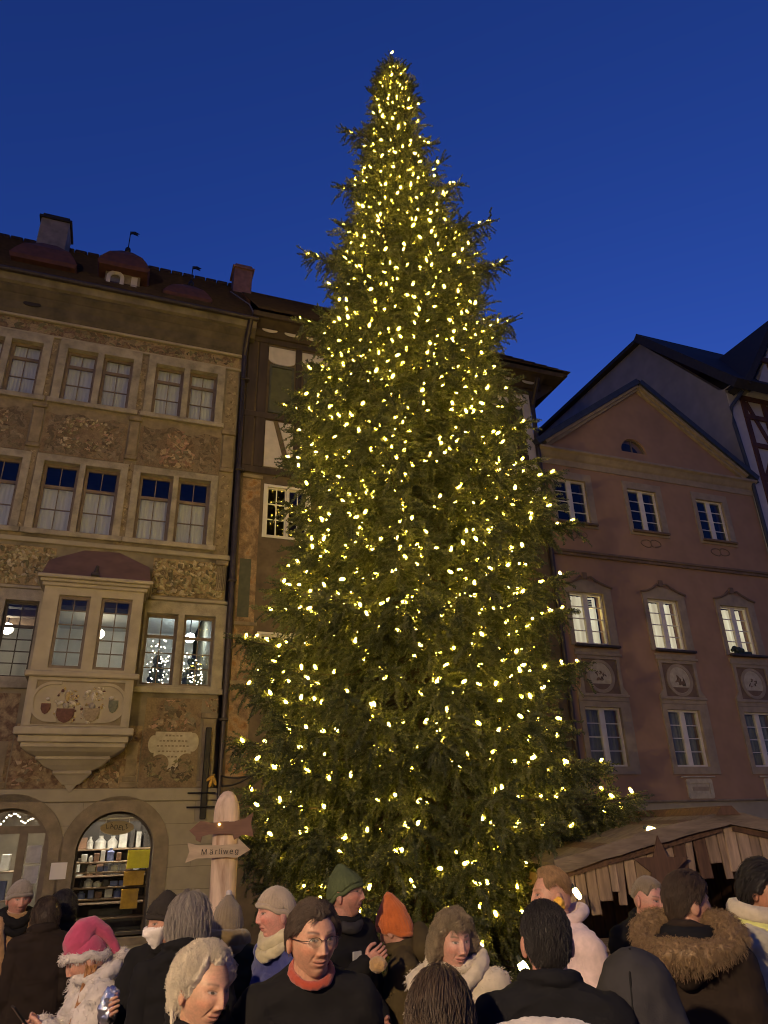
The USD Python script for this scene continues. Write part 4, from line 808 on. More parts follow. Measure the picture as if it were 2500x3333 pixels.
# lamps of the lit first floor and an added lit tree for the reflected lights
glow('room_lamp', (1.0, 0.88, 0.66), 24.0); glow('cool_lamp', (0.74, 0.90, 1.0), 75.0)
for k, (x, y, z, r, m, lb) in enumerate(((-4.3, 1.9, 6.05, 0.12, 'room_lamp', 'round ceiling lamp in lit room left of the oriel'), (-2.5, 1.9, 6.05, 0.10, 'room_lamp', 'round ceiling lamp in room behind the oriel'), (-0.62, 1.6, 6.0, 0.11, 'cool_lamp', 'cool white ceiling lamp behind window right of the oriel'))):
    t = thing('ceiling_lamp', lb, 'lamp', SHOP(x, y, z), ROT); obj('globe', trimesh.creation.icosphere(2, r), m, t); obj('stem', tube([(0, 0, r), (0, 0, 6.44 - z)], 0.012, 6), 'iron', t)
ft = thing('indoor_light_tree', 'small lit tree added behind window right of oriel as reflected tree lights', 'light chain', SHOP(-0.95, 0.62, 4.55), ROT)
rs = np.random.RandomState(9)
obj('greenery', cat_([trimesh.creation.icosphere(1, rs.uniform(0.04, 0.09)).apply_translation((x, rs.uniform(-0.08, 0.1), z)) for x, z in [(cx + rs.uniform(-1, 1) * 0.2 * (1 - zz), 0.08 + zz * 0.75) for cx in (-0.33, 0.32) for zz in rs.uniform(0, 0.9, 34)]]), 'wire_green', ft)

for cx in (-0.33, 0.32):
    for k in range(62):
        zz = rs.uniform(0, 1) ** 1.2
        obj('bulb', bulb(cx + rs.uniform(-1, 1) * (0.27 - 0.12 * zz), -0.13, 0.16 + zz * (0.72 if cx > 0 else 1.02), 0.013), 'reflection_led', ft)
# ================================================================== THE CHRISTMAS TREE
TD = 9.0
KD = 2500.0 / 1659.0
def axis_px(yd): return 733 + 0.0453 * (yd + 2330)
# outline of the crown in the photograph (row, left, right) turned into metres at the trunk's own distance
OUT = [(128, 841, 855), (165, 826, 872), (205, 806, 895), (250, 800, 905), (300, 788, 915), (350, 780, 905), (400, 756, 965), (450, 752, 980), (500, 735, 1000), (560, 706, 1040), (620, 712, 1050), (680, 690, 1048), (740, 686, 1070), (800, 672, 1085), (860, 655, 1100),
       (930, 640, 1128), (1000, 642, 1150), (1060, 650, 1165), (1150, 625, 1185), (1230, 610, 1160), (1300, 582, 1185), (1380, 560, 1195), (1470, 556, 1190), (1560, 548, 1190), (1650, 552, 1215), (1720, 548, 1235), (1800, 540, 1225), (1880, 560, 1200), (1960, 600, 1160)]
prof_z, prof_l, prof_r, axis = [], [], [], []
for yd, l, r in OUT:
    P = at(axis_px(yd) * KD, yd * KD, TD); dep = (RC.T @ (P - CAM))[2]
    prof_z.append(P[2]); axis.append(P[:2]); s = KD * dep / FPX
    prof_l.append((axis_px(yd) - l) * s); prof_r.append((r - axis_px(yd)) * s)
prof_z, prof_l, prof_r, axis = map(np.array, (prof_z, prof_l, prof_r, axis))
order = np.argsort(prof_z); prof_z, prof_l, prof_r, axis = prof_z[order], prof_l[order], prof_r[order], axis[order]
TREE = axis[:8].mean(0); ZTOP = prof_z[-1] + 0.06
TL = np.arctan2(TREE[1], TREE[0])                      # direction from the camera to the trunk
def reach(az, z):
    """crown radius; az = 0 points to the right in the photograph, pi/2 away from the camera"""
    l, r = np.interp(z, prof_z, prof_l), np.interp(z, prof_z, prof_r); w = (1 + math.cos(az)) / 2
    return max(0.06, (l * (1 - w) + r * w) * float(np.interp(z / ZTOP, [0.55, 0.72, 0.95], [1.0, 0.90, 0.86])))
RIGHT = np.array([math.sin(TL), -math.cos(TL)]); AWAY = np.array([math.cos(TL), math.sin(TL)])
def adir(az): return math.cos(az) * RIGHT + math.sin(az) * AWAY
plain('needles', (0.065, 0.085, 0.026), 0.6, vary=0.35, scale=3.0, spec=0.4)
M['needles'] = usdkit.material(stage, '/World/Looks/spruce_needles', {'oi': ('object_info', {}), 'r': ('rgb_ramp', {'ramp': [(0.0, (0.035, 0.045, 0.016)), (0.5, (0.072, 0.080, 0.026)), (0.85, (0.105, 0.112, 0.045)), (1.0, (0.13, 0.135, 0.075))]}),
    'p': ('principled_bsdf', {'roughness': 0.55, 'specular_ior_level': 0.45}), 't': ('translucent_bsdf', {}), 'm': ('mix_closure', {'fac': 0.22})},
    [('oi.random', 'r.fac'), ('r.color', 'p.base_color'), ('r.color', 't.color'), ('p.BSDF', 'm.closure1'), ('t.BSDF', 'm.closure2')], surface='m.closure')
CT = thing('christmas_tree', 'tall spruce christmas tree covered in warm white lights in the square', 'tree', (TREE[0], TREE[1], 0))
tz = np.linspace(0, ZTOP, 14)
obj('trunk', tube([(0.015 * math.sin(z), 0.012 * math.cos(1.3 * z), z) for z in tz], 0.17 * (1 - tz / ZTOP) ** 0.9 + 0.012, 10), 'bark', CT, smooth=True)
rng = np.random.RandomState(11)
# sprays: a twig with flat needles all round
def spray(seed, L=0.20, n=30):
    r = np.random.RandomState(seed); V, Fc = [], []
    for k in range(n):
        t = (k + r.rand()) / n; p = np.array([L * t, 0.006 * math.sin(7 * t), -0.035 * t * t])
        th = r.uniform(0, 6.283); out = np.array([0, math.cos(th), 0.75 * math.sin(th)])
        d = np.array([0.75, 0, 0]) + out; d /= np.linalg.norm(d); ln = r.uniform(0.026, 0.046) * (1 - 0.45 * t)
        sd_ = np.cross(d, r.normal(size=3)); sd_ /= np.linalg.norm(sd_); w = 0.0072
        i = len(V); V += [p - sd_ * w, p + sd_ * w, p + d * ln + sd_ * w * 0.5, p + d * ln - sd_ * w * 0.5]; Fc += [(i, i + 1, i + 2), (i, i + 2, i + 3)]
    m = trimesh.Trimesh(np.array(V), np.array(Fc), process=False)
    return cat_([m, tube([(0, 0, 0), (L * 0.5, 0.005, -0.009), (L, 0, -0.035)], [0.005, 0.004, 0.002], 3)])
pos, frames, scl, br, tips, bulb_spots = [], [], [], [], [], []
def grow(az, z0, L, rise, droop, dense=1.0, lit=True):
    """one limb of the spruce with its side twigs and hanging twigs"""
    d2 = adir(az); side = np.array([-d2[1], d2[0]])
    def P(t, s=0.0, dz=0.0): 
        q = d2 * (L * t) + side * s; return np.array([q[0], q[1], z0 + L * (rise * t - droop * t * (1 - 0.55 * t) * 1.6) + dz])
    br.append(tube([P(t) for t in np.linspace(0, 0.97, 7)], np.linspace(0.006 + 0.013 * L, 0.004, 7), 4))
    n = max(3, int(L / 0.088 * dense)); t0 = 0.16 if L < 1.2 else 0.34
    for k in range(n):
        t = t0 + (1 - t0) * (k + rng.rand()) / n
        base = P(t); tang = P(min(t + 0.05, 1.02)) - P(t - 0.05); tang /= np.linalg.norm(tang)
        for sgn in (-1, 1):
            tl = (0.14 + 0.42 * L * (1 - t) ** 0.8) * rng.uniform(0.6, 1.1); m = max(1, int(tl / 0.125))
            ang = rng.uniform(0.6, 1.05)
            dirv = tang * math.cos(ang) + np.array([side[0], side[1], 0]) * sgn * math.sin(ang)
            for j in range(m):
                u = (j + 0.3) * 0.125; hang = np.array([0, 0, -0.42 * u * u / max(tl, 0.2) - 0.02])
                dd = dirv + np.array([0, 0, -0.75 * u / max(tl, 0.2) - 0.1]) + rng.normal(size=3) * 0.16
                pos.append(base + dirv * u + hang); frames.append(dd / np.linalg.norm(dd)); scl.append(rng.uniform(0.75, 1.35))
        if rng.rand() < 0.75:      # hanging twig
            dd = np.array([0, 0, -1.0]) + tang * 0.45 + rng.normal(size=3) * 0.25
            pos.append(base + np.array([0, 0, -0.02])); frames.append(dd / np.linalg.norm(dd)); scl.append(rng.uniform(0.8, 1.5))
            if L > 0.9 and rng.rand() < 0.6:
                pos.append(base + dd * 0.17); frames.append(dd / np.linalg.norm(dd)); scl.append(rng.uniform(0.7, 1.2))
        pos.append(base + np.array([0, 0, 0.02])); frames.append(tang + rng.normal(size=3) * 0.2); scl.append(rng.uniform(0.8, 1.3))
    for q in (0.94, 1.0): pos.append(P(q)); frames.append(P(1.0) - P(0.9)); scl.append(1.0)
    tips.append(P(1.0))
    return P
z = 0.75; whorl = 0
while z < ZTOP - 0.45:
    f = z / ZTOP; Rm = reach(math.pi / 2, z)
    nb = int(np.clip(6 + Rm * 4.6, 6, 16))
    for k in range(nb):
        az = 2 * math.pi * (k + rng.uniform(-0.3, 0.3)) / nb + whorl * 1.1
        rise = np.interp(f, [0, 0.5, 0.85, 1], [0.10, 0.25, 0.55, 0.9]); droop = np.interp(f, [0, 0.5, 1], [0.55, 0.35, 0.1])
        L = reach(az, z) * rng.choice([rng.uniform(0.70, 0.90), rng.uniform(0.90, 1.0), rng.uniform(0.98, 1.12)], p=[0.35, 0.4, 0.25]) * (rng.uniform(0.72, 1.22) if f > 0.72 else 1.0)
        dzt = L * (rise - droop * 0.45 * 1.6)
        z0 = z - dzt + rng.uniform(-0.08, 0.08); z0 = max(z0, 0.25)
        P = grow(az, z0, L, rise, droop, 1.0 if math.sin(az) < 0.5 else 0.6)
        for t in rng.uniform(0.62, 1.0, 12): bulb_spots.append((P(t, rng.uniform(-0.25, 0.25) * L * (1.05 - t)) + np.array([0, 0, rng.uniform(-0.02, 0.07)]), az, L))
    z += np.interp(f, [0, 0.5, 1], [0.27, 0.22, 0.11]) * rng.uniform(0.85, 1.15); whorl += 1
for k in range(26):  # thin top shoots
    zz = ZTOP - 0.75 + 0.026 * k; pos.append(np.array([0, 0, zz])); az = rng.uniform(0, 6.28); d = adir(az) * 0.8; frames.append(np.array([d[0], d[1], 0.7])); scl.append(rng.uniform(0.7, 1.0))
# single limbs that stick out of the outline in the photograph (row, column of the tip)
for yd, xd in ((283, 750), (550, 668), (505, 1052), (578, 1082), (1140, 1236), (720, 1098), (1042, 1190), (1335, 1213), (1455, 1240), (310, 928), (395, 742), (680, 648), (875, 618), (980, 622), (1365, 540), (1475, 532), (1660, 1262), (1665, 1296), (1735, 1355), (1765, 1340), (1725, 1310), (1790, 1290), (1795, 1245), (1690, 1225), (400, 985), (1850, 530), (1790, 528)):
    C_ = at(axis_px(yd) * KD, yd * KD, TD); dep = (RC.T @ (C_ - CAM))[2]; s = KD * dep / FPX
    dx = (xd - axis_px(yd)) * s; az = (0.0 if dx > 0 else math.pi) + rng.uniform(-0.12, 0.12)
    L = abs(dx) / abs(math.cos(az)); rise = 0.45 if yd < 900 else 0.15; droop = 0.45
    P = grow(az, C_[2] - L * (rise - droop * 0.72), L, rise, droop, 1.1)
    for t in (0.9, 0.99): bulb_spots.append((P(t) + np.array([0, 0, 0.04]), az, L))
obj('branches', cat_(br), 'bark', CT, kind='stuff')
pos, frames, scl = np.array(pos), np.array(frames), np.array(scl)
frames /= np.linalg.norm(frames, axis=1, keepdims=True)
pi = UsdGeom.PointInstancer.Define(stage, path_for('foliage', CT)); tag(pi, kind='stuff')
ppath = str(pi.GetPath()) + '/spray'; protos = []
for k in range(4):
    usdkit.mesh(stage, f'{ppath}_{k}' if k else ppath, spray(k), M['needles']); protos.append(f'{ppath}_{k}' if k else ppath)
pi.CreatePrototypesRel().SetTargets([Sdf.Path(p) for p in protos])
pi.CreateProtoIndicesAttr(Vt.IntArray.FromNumpy(rng.randint(0, 4, len(pos)).astype(np.int32)))
pi.CreatePositionsAttr(Vt.Vec3fArray.FromNumpy(pos.astype(np.float32)))
pi.CreateScalesAttr(Vt.Vec3fArray.FromNumpy(np.repeat(scl[:, None], 3, 1).astype(np.float32)))
# rotation taking +x to the twig's direction
x = frames; ref = np.tile([0, 0, 1.0], (len(x), 1)); ref[np.abs(x[:, 2]) > 0.95] = (1, 0, 0)
yv = np.cross(ref, x); yv /= np.linalg.norm(yv, axis=1, keepdims=True); zv = np.cross(x, yv)
mats = np.stack([x, yv, zv], 2)
from scipy.spatial.transform import Rotation as Rot
roll = Rot.from_rotvec(np.stack([rng.uniform(-0.6, 0.6, len(x)), np.zeros(len(x)), np.zeros(len(x))], 1))
qs = (Rot.from_matrix(mats) * roll).as_quat()
pi.CreateOrientationsAttr(Vt.QuathArray([Gf.Quath(float(q[3]), float(q[0]), float(q[1]), float(q[2])) for q in qs]))
print('sprays', len(pos), 'bulb spots', len(bulb_spots), 'top', ZTOP, 'tree', TREE)

# ------------------------------------------------------------------ the light chain
LC = thing('light_chain', 'warm white light chain wound through the branches of christmas tree', 'light chain', (TREE[0], TREE[1], 0))
LED0 = lathe([(0, 0), (0.013, 0.004), (0.0165, 0.014), (0.0175, 0.03), (0.0175, 0.054), (0.012, 0.07), (0, 0.076)], 7)
LV, LF = np.array(LED0.vertices), np.array(LED0.faces); lz0 = LV[:, 2:3]
lz = lz0.copy(); LV = LV * 0.92; LCD = np.where(lz < 0.02, (0.48, 0.29, 0.013), np.where(lz < 0.05, (1.0, 0.72, 0.14), (0.6, 0.39, 0.018)))   # yellow ends put the glow fringe round each bulb into its colour
cand = [(p, az) for p, az, L in bulb_spots if p[2] > 0.9]
order_ = rng.permutation(len(cand)); chosen, pts_ = [], np.zeros((0, 3)); kept = []
for k in order_:
    p, az = cand[k]; dmin = np.interp(p[2], [0.9, 2.5, 4.5, 9.0, ZTOP], [0.28, 0.22, 0.145, 0.135, 0.125]) * (0.75 + 0.5 * rng.rand())
    if len(kept) and (np.linalg.norm(np.array(kept) - p, axis=1) < dmin).any(): continue
    kept.append(p); chosen.append((p, az))
spots = chosen + [(np.array([0.0, 0, ZTOP + 0.10]), -1.57)]
spots = sorted(spots, key=lambda s: (math.sin(s[1]) > 0.2, s[0][2]))
allb = []
for k, (p, az) in enumerate(spots):
    d = rng.normal(size=3); d[2] = abs(d[2]) * 0.8 + 0.2; d += np.array([*adir(az), 0]) * 0.5; d /= np.linalg.norm(d)
    T = trimesh.geometry.align_vectors((0, 0, 1), d)[:3, :3]; allb.append((LV @ T.T + p, LF))
front = [k for k, s in enumerate(spots) if math.sin(s[1]) <= 0.2]
pick = set(np.array(front)[np.linspace(0, len(front) - 1, 300).astype(int)].tolist())
for k in sorted(pick): obj('bulb', allb[k], 'led_cap', LC, cd=LCD)
rest = [k for k in range(len(spots)) if k not in pick]
obj('bulbs', (np.vstack([allb[k][0] for k in rest]), np.vstack([LF + i * len(LV) for i in range(len(rest))])), 'led_cap', LC, kind='stuff', cd=np.tile(LCD, (len(rest), 1)))
cab = []
byz = sorted(range(len(spots)), key=lambda k: (spots[k][1] % 6.283, spots[k][0][2]))
for a, b in zip(byz[:-1], byz[1:]):
    p, q = spots[a][0], spots[b][0]
    if np.linalg.norm(p - q) < 0.9: cab.append(np.array([p, (p + q) / 2 * np.array([0.96, 0.96, 1]) - np.array([0, 0, 0.07]), q]))
curves('cable', cab, 0.008, 'wire_green', LC, kind='stuff')
hang = [np.array([np.array([*(adir(a) * r), z]), np.array([*(adir(a) * (r + 0.03)), z - h * 0.5]), np.array([*(adir(a) * (r + 0.05)), z - h])]) for a, r, z, h in ((0.1, reach(0, 9.8), 9.9, 0.9), (0.15, reach(0, 9.8) * 1.02, 9.7, 1.1), (3.1, reach(3.1, 10.2), 10.1, 0.7), (0.1, reach(0, 12.5) * 1.3, 12.6, 0.6))]
curves('loose_cable', hang, 0.007, 'wire_green', LC, kind='stuff')
print('bulbs', len(spots), 'front', len(front))

# ------------------------------------------------------------------ street lanterns of the square (unseen; left and rear inferred, right added as fill)
def lantern(x, y, h, label, strength_m):
    t = thing('street_lantern', label, 'lantern', (x, y, 0))
    obj('post', cat_([tube([(0, 0, 0), (0, 0, 0.9), (0, 0, 1.0), (0, 0, h)], [0.08, 0.08, 0.05, 0.04], 10)]), 'iron', t)
    obj('lantern_head', cat_([lathe([(0, 0.46), (0.24, 0.42), (0.22, 0.40), (0.05, 0.56), (0, 0.58)], 8).apply_translation((0, 0, h)), lathe([(0, 0), (0.10, 0.0), (0.12, 0.03), (0, 0.03)], 8).apply_translation((0, 0, h))] + [tube([(0.12 * math.cos(a), 0.12 * math.sin(a), h + 0.03), (0.22 * math.cos(a), 0.22 * math.sin(a), h + 0.41)], 0.008, 4) for a in np.arange(4) * math.pi / 2]), 'iron', t)
    obj('lamp_globe', trimesh.creation.icosphere(2, 0.095).apply_translation((0, 0, h + 0.2)), strength_m, t)
lantern(-8.2, 4.4, 4.2, 'iron street lantern at the left outside the picture near the frescoed house', 'lamp')
lantern(10.5, 6.0, 4.4, 'iron street lantern added at the right outside the picture near the pink house', 'lamp')
lantern(-2.7, -2.3, 4.0, 'iron street lantern behind the crowd to the left of the viewpoint', 'lamp_pink')
# ================================================================== WOODEN HUT AND SIGNPOST
HA = at(2318, 2640, 8.2); HUTROT = 4.0
HT = thing('market_hut', 'low wooden market hut with plank fascia and wooden stars at right', 'hut', (HA[0], HA[1], 0), HUTROT)
hz, hw, slope = 2.0, 1.6, 0.19
def hutz(x): return hz - abs(x) * slope - 0.05 * (abs(x) / hw) ** 2
rs = np.random.RandomState(31)
for sx in (-1, 1):   # roof: boards lapped from the eaves to the ridge, with a rough barge board along the front
    for k in range(10):
        x0, x1 = 1.68 - 0.168 * k, 1.68 - 0.168 * (k + 1) - 0.03
        x1 = max(x1, 0.0); y0 = -0.19 + rs.uniform(-0.04, 0.02)
        obj('roof_board', trimesh.convex.convex_hull(np.array([(sx * x, y, hutz(x) + dz + (0.022 if x == x1 else 0.0) + 0.06) for x in (x0, x1) for y in (y0, 2.2) for dz in (0.0, 0.028)])), ['hut_roof', 'hut_wood_dark', 'hut_roof'][rs.randint(3)], HT)
    xs = np.linspace(0.0, 1.70, 12); prof_b = [(sx * x, hutz(x) + 0.0 + rs.uniform(-0.008, 0.008)) for x in xs] + [(sx * x, hutz(x) + 0.115 + rs.uniform(-0.012, 0.012)) for x in xs[::-1]]
    obj('barge_board', xz(Polygon(prof_b).buffer(0), -0.285, -0.232), 'hut_roof', HT)
obj('ridge_cap', trimesh.convex.convex_hull(np.array([(x, y, hz + z) for x, z in ((-0.12, 0.08), (0.12, 0.08), (-0.05, 0.16), (0.05, 0.16)) for y in (-0.30, 2.2)])), 'hut_wood_dark', HT)
x = -1.62; k = 0
while x < 1.6:
    w = rs.uniform(0.07, 0.135); xm = x + w / 2; top = hutz(abs(xm)) - 0.012
    L = 0.35 + rs.uniform(-0.09, 0.09); y = -0.2 + rs.uniform(-0.012, 0.012)
    b = BB(x + 0.003, x + w - 0.003, y, y + 0.026, top - L, top, 0.006)
    b.apply_transform(trimesh.transformations.rotation_matrix(rs.uniform(-0.05, 0.05), (0, 1, 0), (xm, y, top)))
    obj('plank', b, ['hut_wood', 'hut_wood_pale', 'hut_wood', 'hut_wood_pale', 'hut_wood_dark'][rs.randint(5) if rs.rand() < 0.8 else 0], HT); x += w; k += 1
def star(r, rot=0.3):
    a = [rot + math.pi / 5 * i for i in range(10)]
    return Polygon([(math.cos(t) * (r if i % 2 == 0 else r * 0.42), math.sin(t) * (r if i % 2 == 0 else r * 0.42)) for i, t in enumerate(a)])
for xs_, r in ((-0.72, 0.27), (0.62, 0.27)):
    obj('wooden_star', xz(affinity.translate(star(r), xs_, hutz(abs(xs_)) - 0.20), -0.31, -0.287), 'hut_wood_dark', HT)
for sx in (-1, 1):
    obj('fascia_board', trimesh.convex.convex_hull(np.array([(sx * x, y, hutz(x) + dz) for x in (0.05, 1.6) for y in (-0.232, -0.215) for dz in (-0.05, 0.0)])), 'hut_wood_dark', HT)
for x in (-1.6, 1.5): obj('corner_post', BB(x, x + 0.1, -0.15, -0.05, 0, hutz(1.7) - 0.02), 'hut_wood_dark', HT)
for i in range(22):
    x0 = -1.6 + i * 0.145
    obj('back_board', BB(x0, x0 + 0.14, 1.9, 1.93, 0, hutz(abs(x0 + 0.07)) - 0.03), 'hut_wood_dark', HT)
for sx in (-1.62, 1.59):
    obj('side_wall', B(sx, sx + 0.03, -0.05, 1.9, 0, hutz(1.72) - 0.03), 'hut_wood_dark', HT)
for i in range(9): obj('counter_board', BB(-1.58, 1.58, -0.12, -0.09, 0.05 + 0.105 * i, 0.15 + 0.105 * i), 'hut_wood', HT)
obj('counter_top', BB(-1.6, 1.6, -0.19, 0.35, 1.0, 1.04), 'hut_wood', HT)
def shape_lamp():
    return lathe([(0, 0), (0.020, 0.006), (0.026, 0.02), (0.026, 0.07), (0.017, 0.09), (0, 0.1)], 8)
for (px, py, dd, lb) in ((2104, 2695, 7.9, 'single bright bulb lying on the left slope of the hut roof'), (1866, 2890, 7.0, 'single bulb hanging near the left end of hut planks'), (1692, 3130, 4.6, 'single bulb low between the two coats in front of tree')):
    p = at(px, py, dd); t = thing('loose_bulb', lb, 'bulb', p); obj('glass', shape_lamp().apply_transform(trimesh.transformations.rotation_matrix(1.9 if px > 2000 else 2.6, (0.3, 1, 0))), 'led', t)
    obj('socket', lathe([(0, -0.03), (0.016, -0.03), (0.018, 0.004), (0, 0.004)], 8).apply_transform(trimesh.transformations.rotation_matrix(1.9 if px > 2000 else 2.6, (0.3, 1, 0))), 'wire_green', t)

SA = at(735, 2700, 7.6); SPZ = at(735, 2578, 7.6)[2]
SP = thing('wooden_signpost', 'thick pale carved wooden post with two arrow boards left of tree', 'signpost', (SA[0], SA[1], 0), 8.0)
def post_ring(z):
    top = max(0.0, (z - (SPZ - 0.2)) / 0.2); r = 0.120 * math.sqrt(max(1e-4, 1 - 0.86 * top * top)) * (1 + 0.02 * math.sin(7 * z)); return r
pts, rr, zs = [], [], list(np.linspace(0, SPZ - 0.25, 10)) + list(np.linspace(SPZ - 0.2, SPZ, 7))
V, Fc, ns = [], [], 18
for z in zs:
    for k in range(ns):
        th = 2 * math.pi * k / ns; r = post_ring(z) * (1 + 0.07 * math.sin(3 * th + 1.3 * z) + 0.05 * (meshkit.noise(np.array([math.cos(th) * 3, math.sin(th) * 3, z * 2.0])) - 0.5))
        V.append((r * math.cos(th), r * math.sin(th), z))
for i in range(len(zs) - 1):
    for k in range(ns):
        a, b = i * ns + k, i * ns + (k + 1) % ns; Fc += [(a, b, b + ns), (a, b + ns, a + ns)]
V.append((0, 0, SPZ + 0.012)); n0 = (len(zs) - 1) * ns
for k in range(ns): Fc.append((n0 + k, n0 + (k + 1) % ns, len(V) - 1))
obj('post', trimesh.Trimesh(np.array(V), np.array(Fc), process=False), 'post_wood', SP, smooth=True)
obj('carved_mouth', BB(-0.05, 0.035, -0.122, -0.108, SPZ - 0.29, SPZ - 0.265), 'sign_red', SP)
def zs_at(py): return at(735, py, 7.6)[2]
zr = zs_at(2700)
fish = Polygon([(-0.52, zr - 0.01), (-0.36, zr + 0.10), (-0.30, zr + 0.095), (-0.2, zr + 0.075), (0.16, zr + 0.085), (0.33, zr + 0.12), (0.45, zr + 0.19), (0.42, zr + 0.06), (0.47, zr - 0.1), (0.30, zr - 0.075), (0.17, zr - 0.13), (0.14, zr - 0.06), (-0.1, zr - 0.06), (-0.22, zr - 0.06), (-0.32, zr - 0.08), (-0.34, zr - 0.15), (-0.41, zr - 0.12), (-0.42, zr - 0.08)])
fish = affinity.scale(fish, 0.60, 0.74); obj('sign_board', xz(fish, -0.16, -0.135), 'sign_red', SP, label='reddish brown fish shaped arrow board pointing left')
zp = zs_at(2768)
arr = Polygon([(-0.52, zp + 0.10), (-0.36, zp + 0.068), (-0.02, zp + 0.062), (0.24, zp + 0.07), (0.24, zp + 0.145), (0.44, zp + 0.0), (0.24, zp - 0.09), (0.1, zp - 0.075), (-0.36, zp - 0.08), (-0.53, zp - 0.125), (-0.48, zp)])
arr = affinity.scale(arr, 0.60, 0.74); sb_ = obj('sign_board', xz(arr, -0.165, -0.14), 'sign_pale', SP, label='pale wooden arrow board pointing right')
for k, ch in enumerate('Märliweg'):
    wd = [0, .105, .172, .215, .245, .272, .352, .418]
    t = meshkit.text_mesh(ch, 0.045, 0.003); v = np.array(t.vertices)
    obj('letter', trimesh.Trimesh(np.stack([v[:, 0] - 0.20 + wd[k] * 0.73, -v[:, 2] - 0.1665, v[:, 1] + zp - 0.026], 1), t.faces, process=False), 'ink', sb_)
obj('fixing_light', trimesh.creation.icosphere(2, 0.008).apply_translation((-0.05, -0.166, zr + 0.045)), 'led', SP)
# iron sign arm on the frescoed house's corner and the black cables
IB = thing('iron_banner_pole', 'dark iron banner pole with two cross bars on corner of frescoed house', 'pole', SHOP(-0.27, -0.14, 2.28), ROT)
obj('pole', cat_([BB(-0.055, 0.055, -0.03, 0.03, 0.0, 1.6)]), 'iron', IB)
for z in (0.2, 0.44): obj('cross_bar', tube([(-0.30, -0.03, z), (0.2, -0.03, z)], 0.017, 6), 'iron', IB)
obj('gilded_leaf', cat_([trimesh.creation.icosphere(1, 1).apply_scale((0.03, 0.02, 0.10)).apply_transform(trimesh.transformations.rotation_matrix(r, (0, 1, 0))).apply_translation((0.1 + dx, -0.05, 0.62 + dz)) for r, dx, dz in ((0.3, 0, 0), (-0.4, 0.06, 0.03), (0.9, -0.01, 0.08))]), 'shop_orange', IB)
CB = thing('black_cables', 'two black cables hanging from the house corner towards the tree', 'cable')
for a, b in (((720, 2525), (860, 2508)), ((722, 2557), (835, 2512))):
    p, q = at(a[0], a[1], 13.6), at(b[0], b[1], 10.4)
    obj('cable', tube([p + (q - p) * t - np.array([0, 0, 0.25 * t * (1 - t)]) for t in np.linspace(0, 1, 9)], 0.016, 5), 'iron', CB)
# ================================================================== PEOPLE
NEAR = 1.13
def sph(p, r, n=20):
    return m3.Manifold.sphere(float(r), n).translate(tuple(map(float, p)))
def hull(*ps, n=18):
    return m3.Manifold.batch_hull([sph(p, r, n) for p, r in ps])
def chain(ps, n=18):
    return [hull(ps[i], ps[i + 1], n=n) for i in range(len(ps) - 1)]
def to_tm(man):
    m = man.to_mesh(); return trimesh.Trimesh(np.array(m.vert_properties[:, :3], float), np.array(m.tri_verts), process=False)
def to_man(tm):
    return m3.Manifold(m3.Mesh(vert_properties=np.asarray(tm.vertices, np.float32), tri_verts=np.asarray(tm.faces, np.uint32)))
def union(parts):
    return m3.Manifold.batch_boolean(parts, m3.OpType.Add)
def soft(man, edge, it=10):
    t = to_tm(man.refine_to_length(edge)); t.merge_vertices(); trimesh.smoothing.filter_taubin(t, lamb=0.5, nu=0.52, iterations=it); return t
def RZ(a): c, s = math.cos(a), math.sin(a); return np.array([[c, -s, 0], [s, c, 0], [0, 0, 1.0]])
def RX(a): c, s = math.cos(a), math.sin(a); return np.array([[1, 0, 0], [0, c, -s], [0, s, c]])
def RY(a): c, s = math.cos(a), math.sin(a); return np.array([[c, 0, s], [0, 1, 0], [-s, 0, c]])
def g(x, c, w): return np.exp(-((x - c) / w) ** 2)
def sst(x, a, b): t = np.clip((x - a) / (b - a), 0, 1); return t * t * (3 - 2 * t)

